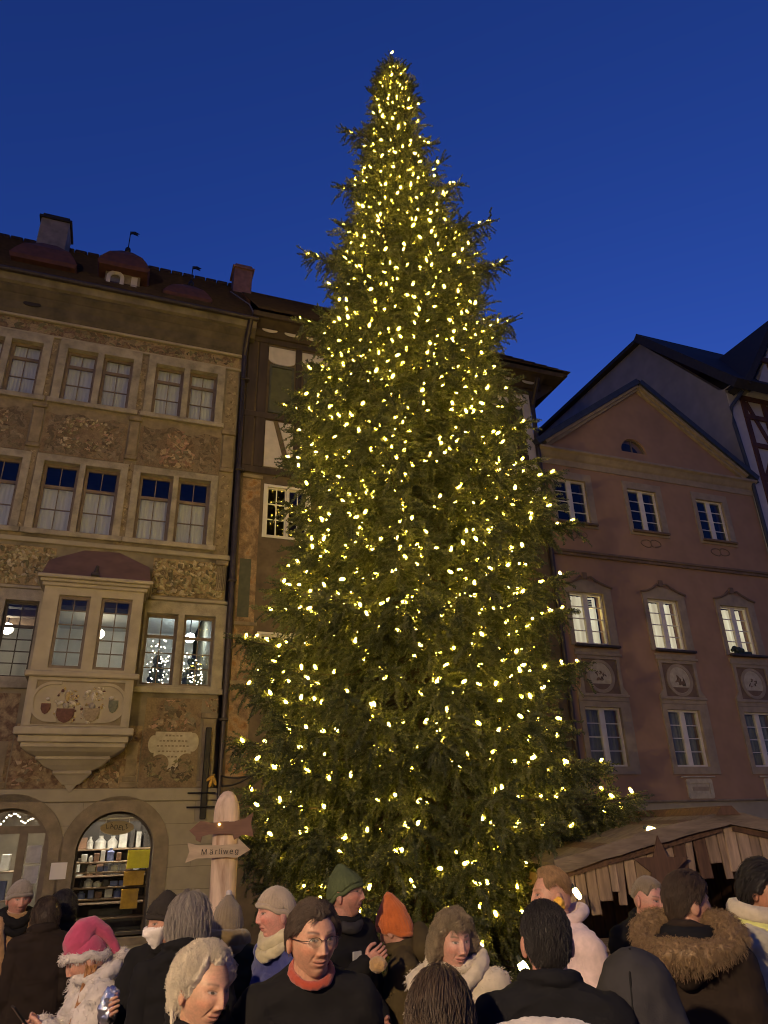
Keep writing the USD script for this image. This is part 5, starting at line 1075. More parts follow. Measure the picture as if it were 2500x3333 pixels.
ICO = {k: trimesh.creation.icosphere(k, 1.0) for k in (4, 5, 6)}
def skull(d, fem=0.0, age=0.0):
    """sculpted head from unit directions d; +y is the face, origin between the ears"""
    p = d * np.array([0.0745, 0.096, 0.117])
    x, y, z = p.T; x, y, z = x.copy(), y.copy(), z.copy(); fr = sst(y, -0.01, 0.05)
    y = np.where(y < 0, y * (1.03 + 0.0 * z), y); z = z * np.where(z < 0, 1.02, 1.0)
    jaw = sst(-z, 0.0, 0.115)
    x *= 1 - (0.29 + 0.06 * fem) * jaw * (0.35 + 0.65 * fr) - 0.05 * sst(z, 0.05, 0.115)
    y = np.where(y > 0, y * (1 - 0.10 * jaw), y * (1 - 0.42 * sst(-z, 0.02, 0.11)))
    y += fr * 0.012 * sst(-z, 0.06, 0.11) * g(x, 0, 0.03)                       # chin
    ax = np.abs(x)
    flat = 0.006 * fr * g(x, 0, 0.05) * g(z, 0.05, 0.05); y -= flat * 0.3
    y += fr * 0.0065 * g(ax, 0.028, 0.020) * g(z, 0.030, 0.008) * (1 - 0.5 * fem)  # brow
    y -= fr * 0.0105 * g(ax, 0.030, 0.0165) * g(z, 0.011, 0.011)                   # eye sockets
    y += fr * 0.0070 * g(ax, 0.030, 0.0100) * g(z, 0.010, 0.0065)                  # eyeballs and lids
    prof = np.interp(z, [-0.046, -0.040, -0.032, -0.022, 0.005, 0.022, 0.034], [0.0, 0.010, 0.0215, 0.0175, 0.0095, 0.0045, 0.0])
    wid = np.interp(z, [-0.042, -0.03, 0.0, 0.03], [0.0145, 0.014, 0.0095, 0.0105])
    y += fr * prof * g(x, 0, wid)
    y += fr * 0.0085 * g(ax, 0.0135, 0.0062) * g(z, -0.033, 0.0065)                # nostril wings
    y += fr * 0.0055 * g(ax, 0.040, 0.018) * g(z, -0.018, 0.018)                   # cheeks
    y -= fr * (0.0035 + 0.003 * age) * g(ax - (0.022 + (-0.03 - z) * 0.35), 0, 0.0045) * g(z, -0.046, 0.016)  # folds beside the mouth
    zm = z - 7.0 * np.minimum(x * x, 0.0006)
    y += fr * 0.0070 * g(x, 0, 0.021) * g(zm, -0.0575, 0.0050) + fr * 0.0075 * g(x, 0, 0.018) * g(zm, -0.0695, 0.0058)
    y -= fr * 0.0045 * g(x, 0, 0.024) * g(zm, -0.0635, 0.0022)
    y -= fr * 0.0045 * g(x, 0, 0.022) * g(z, -0.080, 0.006)
    return np.stack([x, y, z], 1)

def face_colour(q, skin, brow, lips, iris=(0.05, 0.035, 0.025), beard=0.0, age=0.0, rosy=0.5):
    c = np.tile(np.array(skin, float), (len(q), 1)); x, y, z = q.T; ax = np.abs(x); f = (y > 0.03)
    def mixin(w, col): 
        nonlocal c
        w = np.clip(w, 0, 1)[:, None]; c = c * (1 - w) + np.array(col) * w
    mixin(f * rosy * 0.55 * g(ax, 0.042, 0.02) * g(z, -0.02, 0.02), np.array(skin) * (1.05, 0.68, 0.62))
    mixin(f * rosy * 0.5 * g(x, 0, 0.016) * g(z, -0.032, 0.012), np.array(skin) * (1.0, 0.66, 0.6))
    mixin(f * 0.35 * g(ax, 0.028, 0.014) * g(z, -0.004, 0.006), np.array(skin) * (0.72, 0.6, 0.6))  # shadow under the eyes put into the skin colour
    if beard: mixin(f * beard * np.clip(sst(-z, 0.035, 0.06) + 0, 0, 1), np.array(skin) * 0.45)
    mo = meshkit.fbm(q * 55 + 30, 3, 5) - 0.5; c = c * (1 + 0.30 * mo)[:, None] * (1 + np.outer(mo, (0.05, -0.16, -0.16)))
    br = 0.0305 + 0.0045 * g(ax, 0.038, 0.02) - 0.05 * np.maximum(ax - 0.042, 0)
    mixin(f * 0.85 * g(z, br, 0.0042) * sst(ax, 0.010, 0.016) * (1 - sst(ax, 0.044, 0.052)), brow)
    z = z - 0.10 * (ax - 0.030); ex = ((ax - 0.030) / 0.0135) ** 2 + ((z - 0.0105) / 0.0044) ** 2
    mixin(f * 0.9 * (1 - sst(ex, 0.7, 1.2)), (0.33, 0.27, 0.24))
    mixin(f * (1 - sst(((ax - 0.030) / 0.0062) ** 2 + ((z - 0.0105) / 0.0048) ** 2, 0.6, 1.2)), iris)
    mixin(f * 0.8 * g(z, 0.0165 - 14 * (ax - 0.030) ** 2, 0.0022) * (1 - sst(np.abs(ax - 0.030), 0.013, 0.017)), np.array(brow) * 0.7)
    mixin(f * 0.45 * g(z, 0.0045 + 10 * (ax - 0.030) ** 2, 0.002) * (1 - sst(np.abs(ax - 0.030), 0.011, 0.016)), np.array(skin) * 0.4); z = q[:, 2]
    z = z - 7.0 * np.minimum(x * x, 0.0006); lw = (1 - sst(np.abs(x), 0.017, 0.025))
    mixin(f * 0.55 * lw * sst(z, -0.0745, -0.071) * (1 - sst(z, -0.0545, -0.0515)), lips)
    mixin(f * 0.8 * (1 - sst(np.abs(x), 0.019, 0.027)) * g(z, -0.0625, 0.0018), np.array(lips) * 0.3)
    z = q[:, 2]
    mixin(f * 0.85 * g(ax, 0.0085, 0.0035) * g(z, -0.0415, 0.0028), np.array(skin) * 0.2)
    if age:
        for zc_ in (0.050, 0.060, 0.071): mixin(f * 0.22 * age * g(z, zc_ + 0.002 * np.cos(60 * x), 0.0014) * (1 - sst(ax, 0.03, 0.05)), np.array(skin) * 0.5)
        mixin(f * 0.4 * age * g(ax - (0.022 + (-0.03 - z) * 0.35), 0, 0.003) * g(z, -0.048, 0.018), np.array(skin) * 0.45)
    return c

def hand_parts(wrist, fwd, palm_n, s=1.0, curl=0.5, seg=8, side=1):
    """palm, four unequal bent fingers, thumb from the palm's side"""
    f = np.array(fwd, float); f /= np.linalg.norm(f); n = np.array(palm_n, float); n -= f * (n @ f); n /= np.linalg.norm(n); a = np.cross(n, f) * side
    w = np.array(wrist, float); P = lambda u, v, t: w + (f * u + a * v + n * t) * s
    out = [hull((P(0, 0.018, 0), 0.018 * s), (P(0, -0.018, 0), 0.018 * s), (P(0.075, 0.030, 0), 0.013 * s), (P(0.078, -0.028, 0), 0.013 * s), n=seg)]
    for v, L in ((0.030, 0.072), (0.010, 0.080), (-0.010, 0.074), (-0.028, 0.058)):
        p = [np.array([0.078, v, 0.0])]; ang = curl * 0.5
        for k, fr_ in enumerate((0.45, 0.32, 0.23)):
            p.append(p[-1] + np.array([math.cos(ang), v * 0.6 * (1 - curl), math.sin(ang)]) * L * fr_); ang += curl
        out += chain([(P(*q), (0.0095 - 0.0008 * i) * s) for i, q in enumerate(p)], n=seg)
    th = [(0.018, 0.030, 0.006), (0.045, 0.056, 0.020), (0.068, 0.060, 0.034), (0.086, 0.052, 0.046)]
    out += chain([(P(*q), (0.0135 - 0.0014 * i) * s) for i, q in enumerate(th)], n=seg)
    return out

def shell(sub, mask, thick, seed, lump=0.0, lumpscale=30.0, stretch=(1, 1, 1), sub2=None):
    """a layer over the skull: mask(p) says where (0..1), thick how far out"""
    d = ICO[sub].vertices; p = skull(d); n = d / np.array([0.077, 0.097, 0.117]); n /= np.linalg.norm(n, axis=1, keepdims=True)
    w = mask(p); t = -0.007 + w * (thick(p) + 0.007 if callable(thick) else thick + 0.007)
    if lump: t = t + w * lump * (meshkit.fbm(p * lumpscale * np.array(stretch) + 50, 3, seed) - 0.5) * 2
    base = d * np.array([0.0755, 0.099, 0.119]); base[:, 0] *= 1 - 0.2 * sst(-p[:, 2], 0.0, 0.1); base[:, 1] = np.where(base[:, 1] < 0, base[:, 1] * (1 - 0.40 * sst(-p[:, 2], 0.03, 0.11)), np.minimum(base[:, 1], p[:, 1] + 0.004))
    q = np.where((w > 0.02)[:, None], base, p * 0.97) + n * t[:, None]
    return trimesh.Trimesh(q, ICO[sub].faces, process=False), p, n, w

def hairline(front=0.072, side=0.0, back=-0.085, temple=0.0):
    def f(p):
        x, y, z = p.T; az = np.arctan2(np.abs(x), y)      # 0 front, pi back
        line = np.interp(az, [0, 0.55, 0.95, 1.35, 1.75, 2.2, 3.14], [front, front - 0.004 + temple, 0.03 + temple * 0.5, side, side + 0.002, side * 0.4 + back * 0.6, back])
        return sst(z - line + 0.018 * (meshkit.fbm(p * 70 + 9, 2, 3) - 0.5), -0.006, 0.016)
    return f
def strands_on(p, n, w, count, length, seed, flow, curl=0.0, lift=0.4, segs=6, clump=0.5):
    r = np.random.RandomState(seed); idx = np.nonzero(w > 0.35)[0]; pick = idx[r.randint(0, len(idx), count)]
    P, N = np.asarray(p)[pick], np.asarray(n)[pick]; F = flow(P)
    F = F + clump * 2 * np.stack([meshkit.noise(P * 45 + 20 + 9 * k, seed + k) - 0.5 for k in range(3)], 1)
    F = F - N * (F * N).sum(1, keepdims=True); F /= np.linalg.norm(F, axis=1, keepdims=True) + 1e-9
    L = (length * r.uniform(0.6, 1.3, count))[:, None, None]; t = np.linspace(0, 1, segs)[None, :, None]; S1 = np.cross(N, F)
    Q = (P + r.normal(size=P.shape) * 0.002)[:, None] + F[:, None] * L * t + N[:, None] * (lift * L * (t - 0.75 * t * t)) + np.array([0, 0, -0.25]) * L * t * t
    if curl:
        a = r.uniform(0, 6.28, count)[:, None, None] + t * 9; Q = Q + (S1[:, None] * np.cos(a) + N[:, None] * np.sin(a)) * curl * np.minimum(1, t * 2)
    return Q

def fuzz_on(tm, count, length, seed, droop=0.3):
    r = np.random.RandomState(seed); pts, fi = trimesh.sample.sample_surface(tm, count, seed=seed); N = np.asarray(tm.face_normals)[fi]; pts = np.asarray(pts)
    D_ = N + r.normal(size=N.shape) * 0.55; D_ /= np.linalg.norm(D_, axis=1, keepdims=True); L = (length * r.uniform(0.5, 1.3, count))[:, None]
    return np.stack([pts - N * 0.002, pts + D_ * L * 0.5, pts + D_ * L + np.array([0, 0, -droop]) * L + r.normal(size=N.shape) * L * 0.15], 1)

def cloth(name, col, rough=0.9, vary=0.2, scale=14.0, bump=0.35, bscale=160.0, sheen=0.3, **k):
    if name not in M: plain(name, col, rough, vary=vary, scale=scale, bump=bump, bscale=bscale, sheen=sheen, spec=0.2, bdist=0.004, **k)
    return name

def person(label, px, py, dist, face=0, body=None, pitch=0.0, roll=0.0, H=None, hscale=1.0, skin=(0.40, 0.225, 0.15), brow=(0.10, 0.06, 0.035), lips=(0.30, 0.11, 0.09), age=0.0, fem=0.0, beard=0.0, rosy=0.6, sub=5,
           coat='coat_black', bulk=1.0, arms='pocket', collar='ring', hair=None, hat=None, extras=None, fold_seed=0, length=0.42, coat_fuzz=0, wide=1.0):
    """px, py: the middle of the head in the photograph; dist: metres away; face/body: 0 towards the camera, 90 towards the right of the picture, 180 away"""
    hc = at(px, py, dist * NEAR) - np.array([0, 0, 0.045]); body = face if body is None else body
    az = math.atan2(hc[1], hc[0])
    def heading(f): return az + math.pi + math.radians(f)
    rot = heading(body) - math.pi / 2; hy = heading(face) - heading(body)
    fwd = 0.055                                              # the head stands a little in front of the spine
    root = np.array([hc[0], hc[1], 0]) - RZ(rot) @ np.array([0, fwd, 0]); Hh = hc[2]
    T = thing('person', label, 'person', root, math.degrees(rot))
    Hs = Hh + 0.12 * hscale
    h = lambda f: Hs * f
    RH = RZ(hy) @ RX(math.radians(pitch)) @ RY(math.radians(roll)); HC = np.array([0, fwd, Hh])
    L2W = lambda p: (p * hscale * np.array([wide, 1, 1])) @ RH.T + HC
    # --- the body with its head and hands, one surface
    sw, b = 0.175 * (1 - 0.1 * fem), bulk
    AR = {'pocket': [((sw + 0.035, -0.03, h(.625)), (sw - 0.02, 0.12, h(.52))) for _ in (0, 1)],
          'down': [((sw + 0.04, -0.02, h(.625)), (sw + 0.04, 0.05, h(.475))) for _ in (0, 1)],
          'phone': [((sw + 0.02, 0.03, h(.655)), (0.06, 0.22, h(.735))), ((sw + 0.02, 0.03, h(.655)), (0.07, 0.225, h(.73)))],
          'eat': [((sw + 0.03, 0.08, h(.65)), (0.06, 0.29, h(.755))), ((sw + 0.03, 0.03, h(.63)), (0.08, 0.26, h(.60)))],
          'raise': [((sw + 0.05, 0.10, h(.66)), (0.12, 0.30, h(.72))), ((sw + 0.035, -0.03, h(.625)), (sw - 0.02, 0.12, h(.52)))]}[arms]
    torso = chain([((0, -0.005, h(.53)), 0.10), ((0, 0, h(.62)), 0.095), ((0, 0.005, h(.73)), 0.10)]) + [hull(((0.09, 0, h(.53)), 0.075), ((-0.09, 0, h(.53)), 0.075), ((0.09, 0, h(.74)), 0.07), ((-0.09, 0, h(.74)), 0.07)), hull(((sw, -0.01, h(.815)), 0.055), ((-sw, -0.01, h(.815)), 0.055), ((0, 0, h(.85)), 0.05), ((0.06, 0, h(.72)), 0.09), ((-0.06, 0, h(.72)), 0.09))]
    neck_top = HC + RH @ np.array([0, -0.02, -0.06]) * hscale
    parts = torso + [hull(((0, 0, h(.84)), 0.068), (neck_top, 0.060))]
    hands, sleeves = [], []
    for sgn, (el, wr) in zip((1, -1), AR):
        el, wr = np.array(el) * (sgn, 1, 1), np.array(wr) * (sgn, 1, 1); sh = np.array([sgn * sw, -0.01, h(.812)])
        parts += chain([(sh, 0.05), (el, 0.04), (wr, 0.028)]); d = wr - el
        hd = np.array([-sgn * 0.55, 0.8, -0.05]) if arms == 'phone' else d + np.array([0, 0.02, 0.0])
        hands += hand_parts(wr + d / np.linalg.norm(d) * 0.015, hd, (-sgn, 0.0, 0.55 if arms in ('phone', 'eat', 'raise') else 0.1), 0.97, 0.75, 8, -sgn)
        sleeves.append((sh, el, wr))
    for sgn in (1, -1):
        parts += chain([((sgn * 0.095, 0, h(.52)), 0.095), ((sgn * 0.10, 0.01, h(.285)), 0.058), ((sgn * 0.105, -0.01, h(.06)), 0.042)]) + [hull(((sgn * 0.105, -0.03, 0.045), 0.045), ((sgn * 0.115, 0.16, 0.035), 0.035))]
    bt = soft(union(parts), 0.035, 8); ht = soft(union(hands), 0.007 if arms in ('phone', 'eat', 'raise') else 0.014, 3)
    skullm = trimesh.Trimesh(L2W(skull(ICO[sub].vertices, fem, age)), ICO[sub].faces, process=False)
    ears = []
    for sgn in (1, -1):
        ev = trimesh.creation.icosphere(2, 1.0).vertices * np.array([0.011, 0.021, 0.034]); ev[:, 0] += np.where(ev[:, 0] * sgn > 0, 0, 0); e0 = ev @ RZ(-sgn * 0.35).T + np.array([sgn * 0.081, -0.012, -0.006])
        ears.append(to_man(trimesh.Trimesh(L2W(e0), trimesh.creation.icosphere(2).faces, process=False)))
    full = to_tm(union([to_man(bt), to_man(ht), to_man(skullm)] + ears))
    q = ((full.vertices - HC) @ RH) / hscale / np.array([wide, 1, 1])
    col = np.where((np.linalg.norm(q / np.array([0.09, 0.13, 0.135]), axis=1) < 1.25)[:, None], face_colour(q, skin, brow, lips, beard=beard, age=age, rosy=rosy), np.array(skin))
    obj('body', full, 'skin', T, cd=col)
    # --- coat
    cp = [hull(((0.10 * b, 0, h(.55)), 0.115 * b), ((-0.10 * b, 0, h(.55)), 0.115 * b), ((0.10 * b, 0.005, h(.74)), 0.115 * b), ((-0.10 * b, 0.005, h(.74)), 0.115 * b)),
          hull(((sw, -0.01, h(.808)), 0.078 * b), ((-sw, -0.01, h(.808)), 0.078 * b), ((0, -0.012, h(.855)), 0.078), ((0.07, 0, h(.70)), 0.12 * b), ((-0.07, 0, h(.70)), 0.12 * b)),
          hull(((0.10 * b, 0, h(.56)), 0.115 * b), ((-0.10 * b, 0, h(.56)), 0.115 * b), ((0.11 * b, 0, h(length)), 0.135 * b), ((-0.11 * b, 0, h(length)), 0.135 * b))]
    for sh, el, wr in sleeves: cp += chain([(sh, 0.082 * b), (el, 0.070 * b), (wr, 0.050 * b)])
    if collar == 'hood':
        cp += [hull(((0.10, -0.10, h(.835)), 0.07), ((-0.10, -0.10, h(.835)), 0.07), ((0, -0.15, h(.80)), 0.07))]
    cm = union(cp)
    if collar != 'none':
        ring = [(0.088 * math.cos(t), 0.012 + 0.085 * math.sin(t), h(.876) - 0.022 * math.sin(t)) for t in np.linspace(0, 2 * math.pi, 13)]
        cm = union([cm] + chain([(p, 0.028) for p in ring], n=10))
    ct = soft(cm, 0.022, 12); v = ct.vertices.copy(); vn = ct.vertex_normals
    nz = meshkit.fbm(v * np.array([9, 9, 16]) + fold_seed * 3.7, 3, fold_seed) - 0.5; nz2 = meshkit.fbm(v * np.array([26, 26, 40]) + fold_seed, 2, fold_seed + 9) - 0.5
    fold = meshkit.fbm(v @ RX(0.5).T * np.array([7, 7, 34]) + fold_seed, 2, fold_seed + 4) - 0.5
    ct.vertices = v + vn * (nz * 0.034 + nz2 * 0.012 + fold * 0.016)[:, None]
    co = obj('coat', ct, coat, T, smooth=True)
    if coat_fuzz: curves('fleece', fuzz_on(ct, coat_fuzz, 0.016, fold_seed), 0.0022, coat, co, kind='stuff')
    obj('trousers', soft(union(sum([chain([((s_ * 0.095, 0, h(.50)), 0.115), ((s_ * 0.10, 0.01, h(.285)), 0.085), ((s_ * 0.105, -0.01, h(.055)), 0.068)]) for s_ in (1, -1)], [])), 0.05, 6), 'cloth_dark', T, smooth=True)
    for s_ in (1, -1): obj('shoe', to_tm(hull(((s_ * 0.105, -0.045, 0.05), 0.055), ((s_ * 0.118, 0.17, 0.042), 0.045), n=14)), 'shoe', T, smooth=True)
    # --- hair
    if hair:
        k = dict(style='short', mat='hair_brown', thick=0.012, lump=0.004, front=0.072, side=0.0, back=-0.085, strands=900, length=0.03, curl=0.0, temple=0.0, lumpscale=30.0, long=0.0, lift=0.4); k.update(hair)
        tm, p, n, w = shell(5, hairline(k['front'], k['side'], k['back'], k['temple']), k['thick'], fold_seed + 3, k['lump'], k['lumpscale'])
        hm = [trimesh.Trimesh(L2W(tm.vertices), tm.faces, process=False)]
        hobj = obj('hair', hm[0], k['mat'], T, smooth=True)
        one = lambda q: np.ones(len(q))
        flow = (lambda q: np.stack([q[:, 0] * 6, -0.6 * one(q), -0.55 + q[:, 2] * 2], 1)) if k['style'] != 'swept' else (lambda q: np.stack([0.2 * one(q), -one(q), 0.15 - 0.8 * (q[:, 1] < 0.0)], 1))
        st = strands_on(tm.vertices, n, w, k['strands'], k['length'], fold_seed, flow, k['curl'], k['lift'])
        if len(st): curves('hair_strands', [L2W(s) for s in st], k.get('sw', 0.0014), k['mat'], hobj, kind='stuff')
        if k['long']:     # hair falling over the nape and shoulders
            ls = []; r = np.random.RandomState(fold_seed + 5)
            for i in range(1500):
                t = r.uniform(-1, 1) * k.get('wrap', 1.0); a_ = math.pi * (0.5 + 0.5 * abs(t)) if False else t * 1.9
                x0, y0 = 0.086 * math.sin(a_), -0.098 * math.cos(a_); L = k['long'] * r.uniform(0.75, 1.05)
                ls.append(np.array([(x0 * (0.95 + 0.1 * u) + 0.008 * math.sin(9 * u + i), y0 * (0.95 + 0.1 * u) - 0.012 * math.sin(u * 3), 0.02 - L * u + r.normal() * 0.003) for u in np.linspace(0, 1, 7)]))
            curves('long_hair', [s * hscale @ RZ(hy).T + HC for s in ls], 0.0035, k['mat'], hobj, kind='stuff')
    if hat:
        k = dict(mat='wool_grey', thick=0.016, line=0.035, back=-0.02, point=0.0, lean=(0, 0), brim=0.016, pom=0.0, rib=True, pommat=None, fuzz=700, slouch=0.0); k.update(hat)
        tm, p, n, w = shell(5, hairline(k['line'], k['line'] - 0.03 + k.get('sideadd', 0), k['back']), k['thick'], fold_seed + 4, 0.003, 22)
        v = tm.vertices.copy(); up = sst(v[:, 2], 0.05, 0.13)
        if k['point']:
            v[:, 2] += k['point'] * up ** 1.5; sq = 1 - 0.42 * sst(v[:, 2], 0.09, 0.13 + k['point']); v[:, 0] *= sq; v[:, 1] = v[:, 1] * sq
        v[:, 0] += k['lean'][0] * up; v[:, 1] += k['lean'][1] * up; v[:, 1] -= k['slouch'] * sst(v[:, 2], 0.0, 0.1) * (v[:, 1] < 0)
        if k['rib']:
            a_ = np.arctan2(v[:, 0], v[:, 1]); v[:, :2] *= (1 + 0.012 * np.sin(a_ * 34))[:, None]
        hmesh = trimesh.Trimesh(L2W(v), tm.faces, process=False); ho = obj('hat', hmesh, k['mat'], T, smooth=True)
        if k['brim']:
            lp = []
            for t in np.linspace(0, 2 * math.pi, 29):
                q = np.interp(min(abs(t), 2 * math.pi - t), [0, 0.55, 0.95, 1.35, 1.75, 2.2, 3.14], [k['line']] * 2 + [k['line'] - 0.008, k['line'] - 0.03, k['line'] - 0.03, k['back'] * 0.7, k['back']])
                lp.append((0.083 * math.sin(t), 0.101 * math.cos(t) - 0.002, q))
            bm = soft(union(chain([(p_, k['brim']) for p_ in lp], n=10)), 0.012, 6)
            bo = obj('hat_brim', trimesh.Trimesh(L2W(bm.vertices), bm.faces, process=False), k.get('brimmat', k['mat']), ho, smooth=True)
            if k.get('brimfuzz'): curves('fleece', fuzz_on(trimesh.Trimesh(L2W(bm.vertices), bm.faces, process=False), k['brimfuzz'], 0.012, 5), 0.002, k['brimmat'], bo, kind='stuff')
        if k['fuzz']: curves('wool_fuzz', fuzz_on(trimesh.Trimesh(hmesh.vertices, hmesh.faces[(w[hmesh.faces] > 0.6).all(1)], process=False), k['fuzz'], 0.006, 3), 0.0012, k['mat'], ho, kind='stuff')
        if k['pom']:
            top = np.array([k['lean'][0], k['lean'][1], 0.125 + k['point'] + k['pom'] * 0.6]); pm = trimesh.creation.icosphere(3, k['pom']); pm.vertices *= (1 + 0.3 * (meshkit.noise(pm.vertices * 60) - 0.5))[:, None]
            pm.vertices = L2W(pm.vertices + top); obj('bobble', pm, k['pommat'] or k['mat'], ho, smooth=True)
    if extras: extras(T, L2W, HC, h, RH)
    return T

def lumpy_ring(pts, rad, amp, seed, edge=0.012):
    m = soft(union(chain([(p, r) for p, r in zip(pts, np.broadcast_to(rad, (len(pts),)))], n=12)), edge, 5)
    v = m.vertices; m.vertices = v + m.vertex_normals * ((meshkit.fbm(v * 38 + seed, 3, seed) - 0.5) * 2 * amp)[:, None]; return m
def circle(cx, cy, cz, rx, ry, n=18, tilt=0.0, a0=0.0, a1=2 * math.pi, front_drop=0.0):
    return [(cx + rx * math.cos(t), cy + ry * math.sin(t), cz + tilt * math.sin(t) - front_drop * max(0, math.sin(t)) ** 2) for t in np.linspace(a0, a1, n)]

for n_, c_ in dict(coat_black=(0.009, 0.008, 0.0085), coat_navy=(0.008, 0.0075, 0.009), coat_brown=(0.022, 0.014, 0.010), coat_darkgrey=(0.032, 0.029, 0.031), coat_olive=(0.06, 0.043, 0.019), coat_tan=(0.30, 0.17, 0.075), coat_blue=(0.025, 0.03, 0.17),
                   fleece_white=(0.50, 0.44, 0.41), fleece_cream=(0.52, 0.44, 0.33), coat_rose=(0.62, 0.46, 0.42), puffer_pale=(0.40, 0.36, 0.26), cloth_dark=(0.02, 0.018, 0.018), wool_grey=(0.22, 0.18, 0.145), wool_beige=(0.36, 0.28, 0.20), wool_knit=(0.20, 0.15, 0.095),
                   wool_green=(0.075, 0.09, 0.04), wool_orange=(0.42, 0.10, 0.02), wool_dark=(0.03, 0.024, 0.02), felt_red=(0.38, 0.05, 0.11), scarf_red=(0.30, 0.045, 0.022), scarf_cream=(0.45, 0.38, 0.24), scarf_tan=(0.18, 0.12, 0.045), collar_yellow=(0.58, 0.58, 0.20), mask_white=(0.70, 0.62, 0.58), bread=(0.42, 0.25, 0.10)).items():
    cloth(n_, c_, sheen=0.25 if max(c_) > 0.12 else 0.0)
plain('shoe', (0.02, 0.016, 0.014), 0.5)
def hairmat(n_, c, v=0.35): plain(n_, c, 0.55, vary=v, scale=60, stretch=(1, 1, 0.35), bump=0.5, bscale=220, bdist=0.004, spec=0.4)
hairmat('hair_white', (0.56, 0.48, 0.37), 0.22); hairmat('hair_grey', (0.26, 0.22, 0.185), 0.25); hairmat('hair_brown', (0.055, 0.034, 0.020)); hairmat('hair_black', (0.016, 0.012, 0.010)); hairmat('hair_curly', (0.24, 0.18, 0.11), 0.45); hairmat('hair_blond', (0.26, 0.15, 0.07)); hairmat('hair_ginger', (0.30, 0.14, 0.055)); hairmat('fur_brown', (0.20, 0.125, 0.06), 0.4); hairmat('hair_greybrown', (0.075, 0.050, 0.034))
plain('foil', (0.75, 0.72, 0.75), 0.18, metal=1.0, vary=0.1, bump=0.6, bscale=40)
plain('phone_black', (0.01, 0.01, 0.01), 0.2)
plain('spectacle_frame', (0.03, 0.02, 0.018), 0.3, metal=0.6)

def glasses(T, L2W, HC, h, RH):
    ms = []
    for s_ in (1, -1):
        ms.append(tube([L2W(np.array([s_ * 0.031 + 0.023 * math.cos(t), 0.1035 - 0.10 * abs(0.4 * (s_ * 0.023 * math.cos(t)) * s_), 0.006 + 0.016 * math.sin(t)])) for t in np.linspace(-0.15, 3.3, 14)], 0.0011, 5))
        ms.append(tube([L2W(np.array(q)) for q in ((s_ * 0.054, 0.099, 0.012), (s_ * 0.072, 0.08, 0.012), (s_ * 0.083, 0.0, 0.010), (s_ * 0.082, -0.02, 0.0))], 0.0013, 5))
    ms.append(tube([L2W(np.array(q)) for q in ((-0.009, 0.104, 0.010), (0, 0.108, 0.014), (0.009, 0.104, 0.010))], 0.0012, 5))
    gl = obj('glasses', cat_(ms), 'spectacle_frame', T)
    for s_ in (1, -1):
        d = trimesh.creation.cylinder(0.0225, 0.001, sections=18); d.vertices = d.vertices[:, [0, 2, 1]] * (1, 1, 0.72); d.invert(); d.vertices += (s_ * 0.031, 0.1035, 0.006); d.vertices = L2W(d.vertices); obj('lens', d, 'window_glass', gl)
def scarf(mat_, rad=0.042, rx=0.10, ry=0.10, drop=0.03, up=0.855, seed=1, amp=0.008):
    def f(T, L2W, HC, h, RH):
        o = obj('scarf', lumpy_ring(circle(0, 0.02, h(up + .017), rx, ry, tilt=-0.01, front_drop=drop), rad, amp, seed), mat_, T, smooth=True)
        o2 = obj('scarf_fold', lumpy_ring(circle(0, 0.02, h(up + .017) - rad, rx + 0.012, ry + 0.012, tilt=-0.015, front_drop=drop * 1.3), rad * 0.8, amp, seed + 1), mat_, o, smooth=True)
    return f
def both(*fs):
    def f(*a):
        for q in fs: q(*a)
    return f

# the old woman in front
person('old woman with short curly white hair in front, looking to the right', 668, 3172, 2.6, face=38, body=15, pitch=-6, roll=-3, sub=6, fem=1, age=1.0, skin=(0.46, 0.255, 0.165), brow=(0.20, 0.12, 0.075), lips=(0.30, 0.10, 0.085), coat='coat_black', fold_seed=1,
       hair=dict(mat='hair_white', style='swept', thick=lambda p: 0.008 + 0.015 * sst(p[:, 2], -0.02, 0.07) + 0.012 * sst(-p[:, 1], 0.0, 0.06), lump=0.014, front=0.082, side=-0.012, back=-0.14, strands=12000, length=0.034, curl=0.010, lumpscale=36, temple=0.014, lift=0.3, long=0.12, wrap=0.62, sw=0.0011))
# the man with glasses
def k_extra(*a): glasses(*a); T, L2W, HC, h, RH = a; obj('scarf', lumpy_ring(circle(0, 0.022, h(.878), 0.070, 0.076, tilt=-0.035), 0.015, 0.006, 3, 0.008), 'scarf_red', T, smooth=True)
person('man with glasses, short dark hair, dark jacket and orange red scarf', 1020, 3012, 2.65, face=22, body=8, pitch=-2, sub=6, skin=(0.43, 0.225, 0.145), brow=(0.06, 0.035, 0.025), beard=0.18, age=0.35, wide=1.07, coat='coat_black', bulk=1.12, arms='pocket', fold_seed=2, extras=k_extra, collar='none',
       hair=dict(mat='hair_greybrown', thick=0.011, lump=0.006, front=0.070, side=0.022, back=-0.06, strands=8000, length=0.026, temple=0.008, lift=0.75, sw=0.0012))
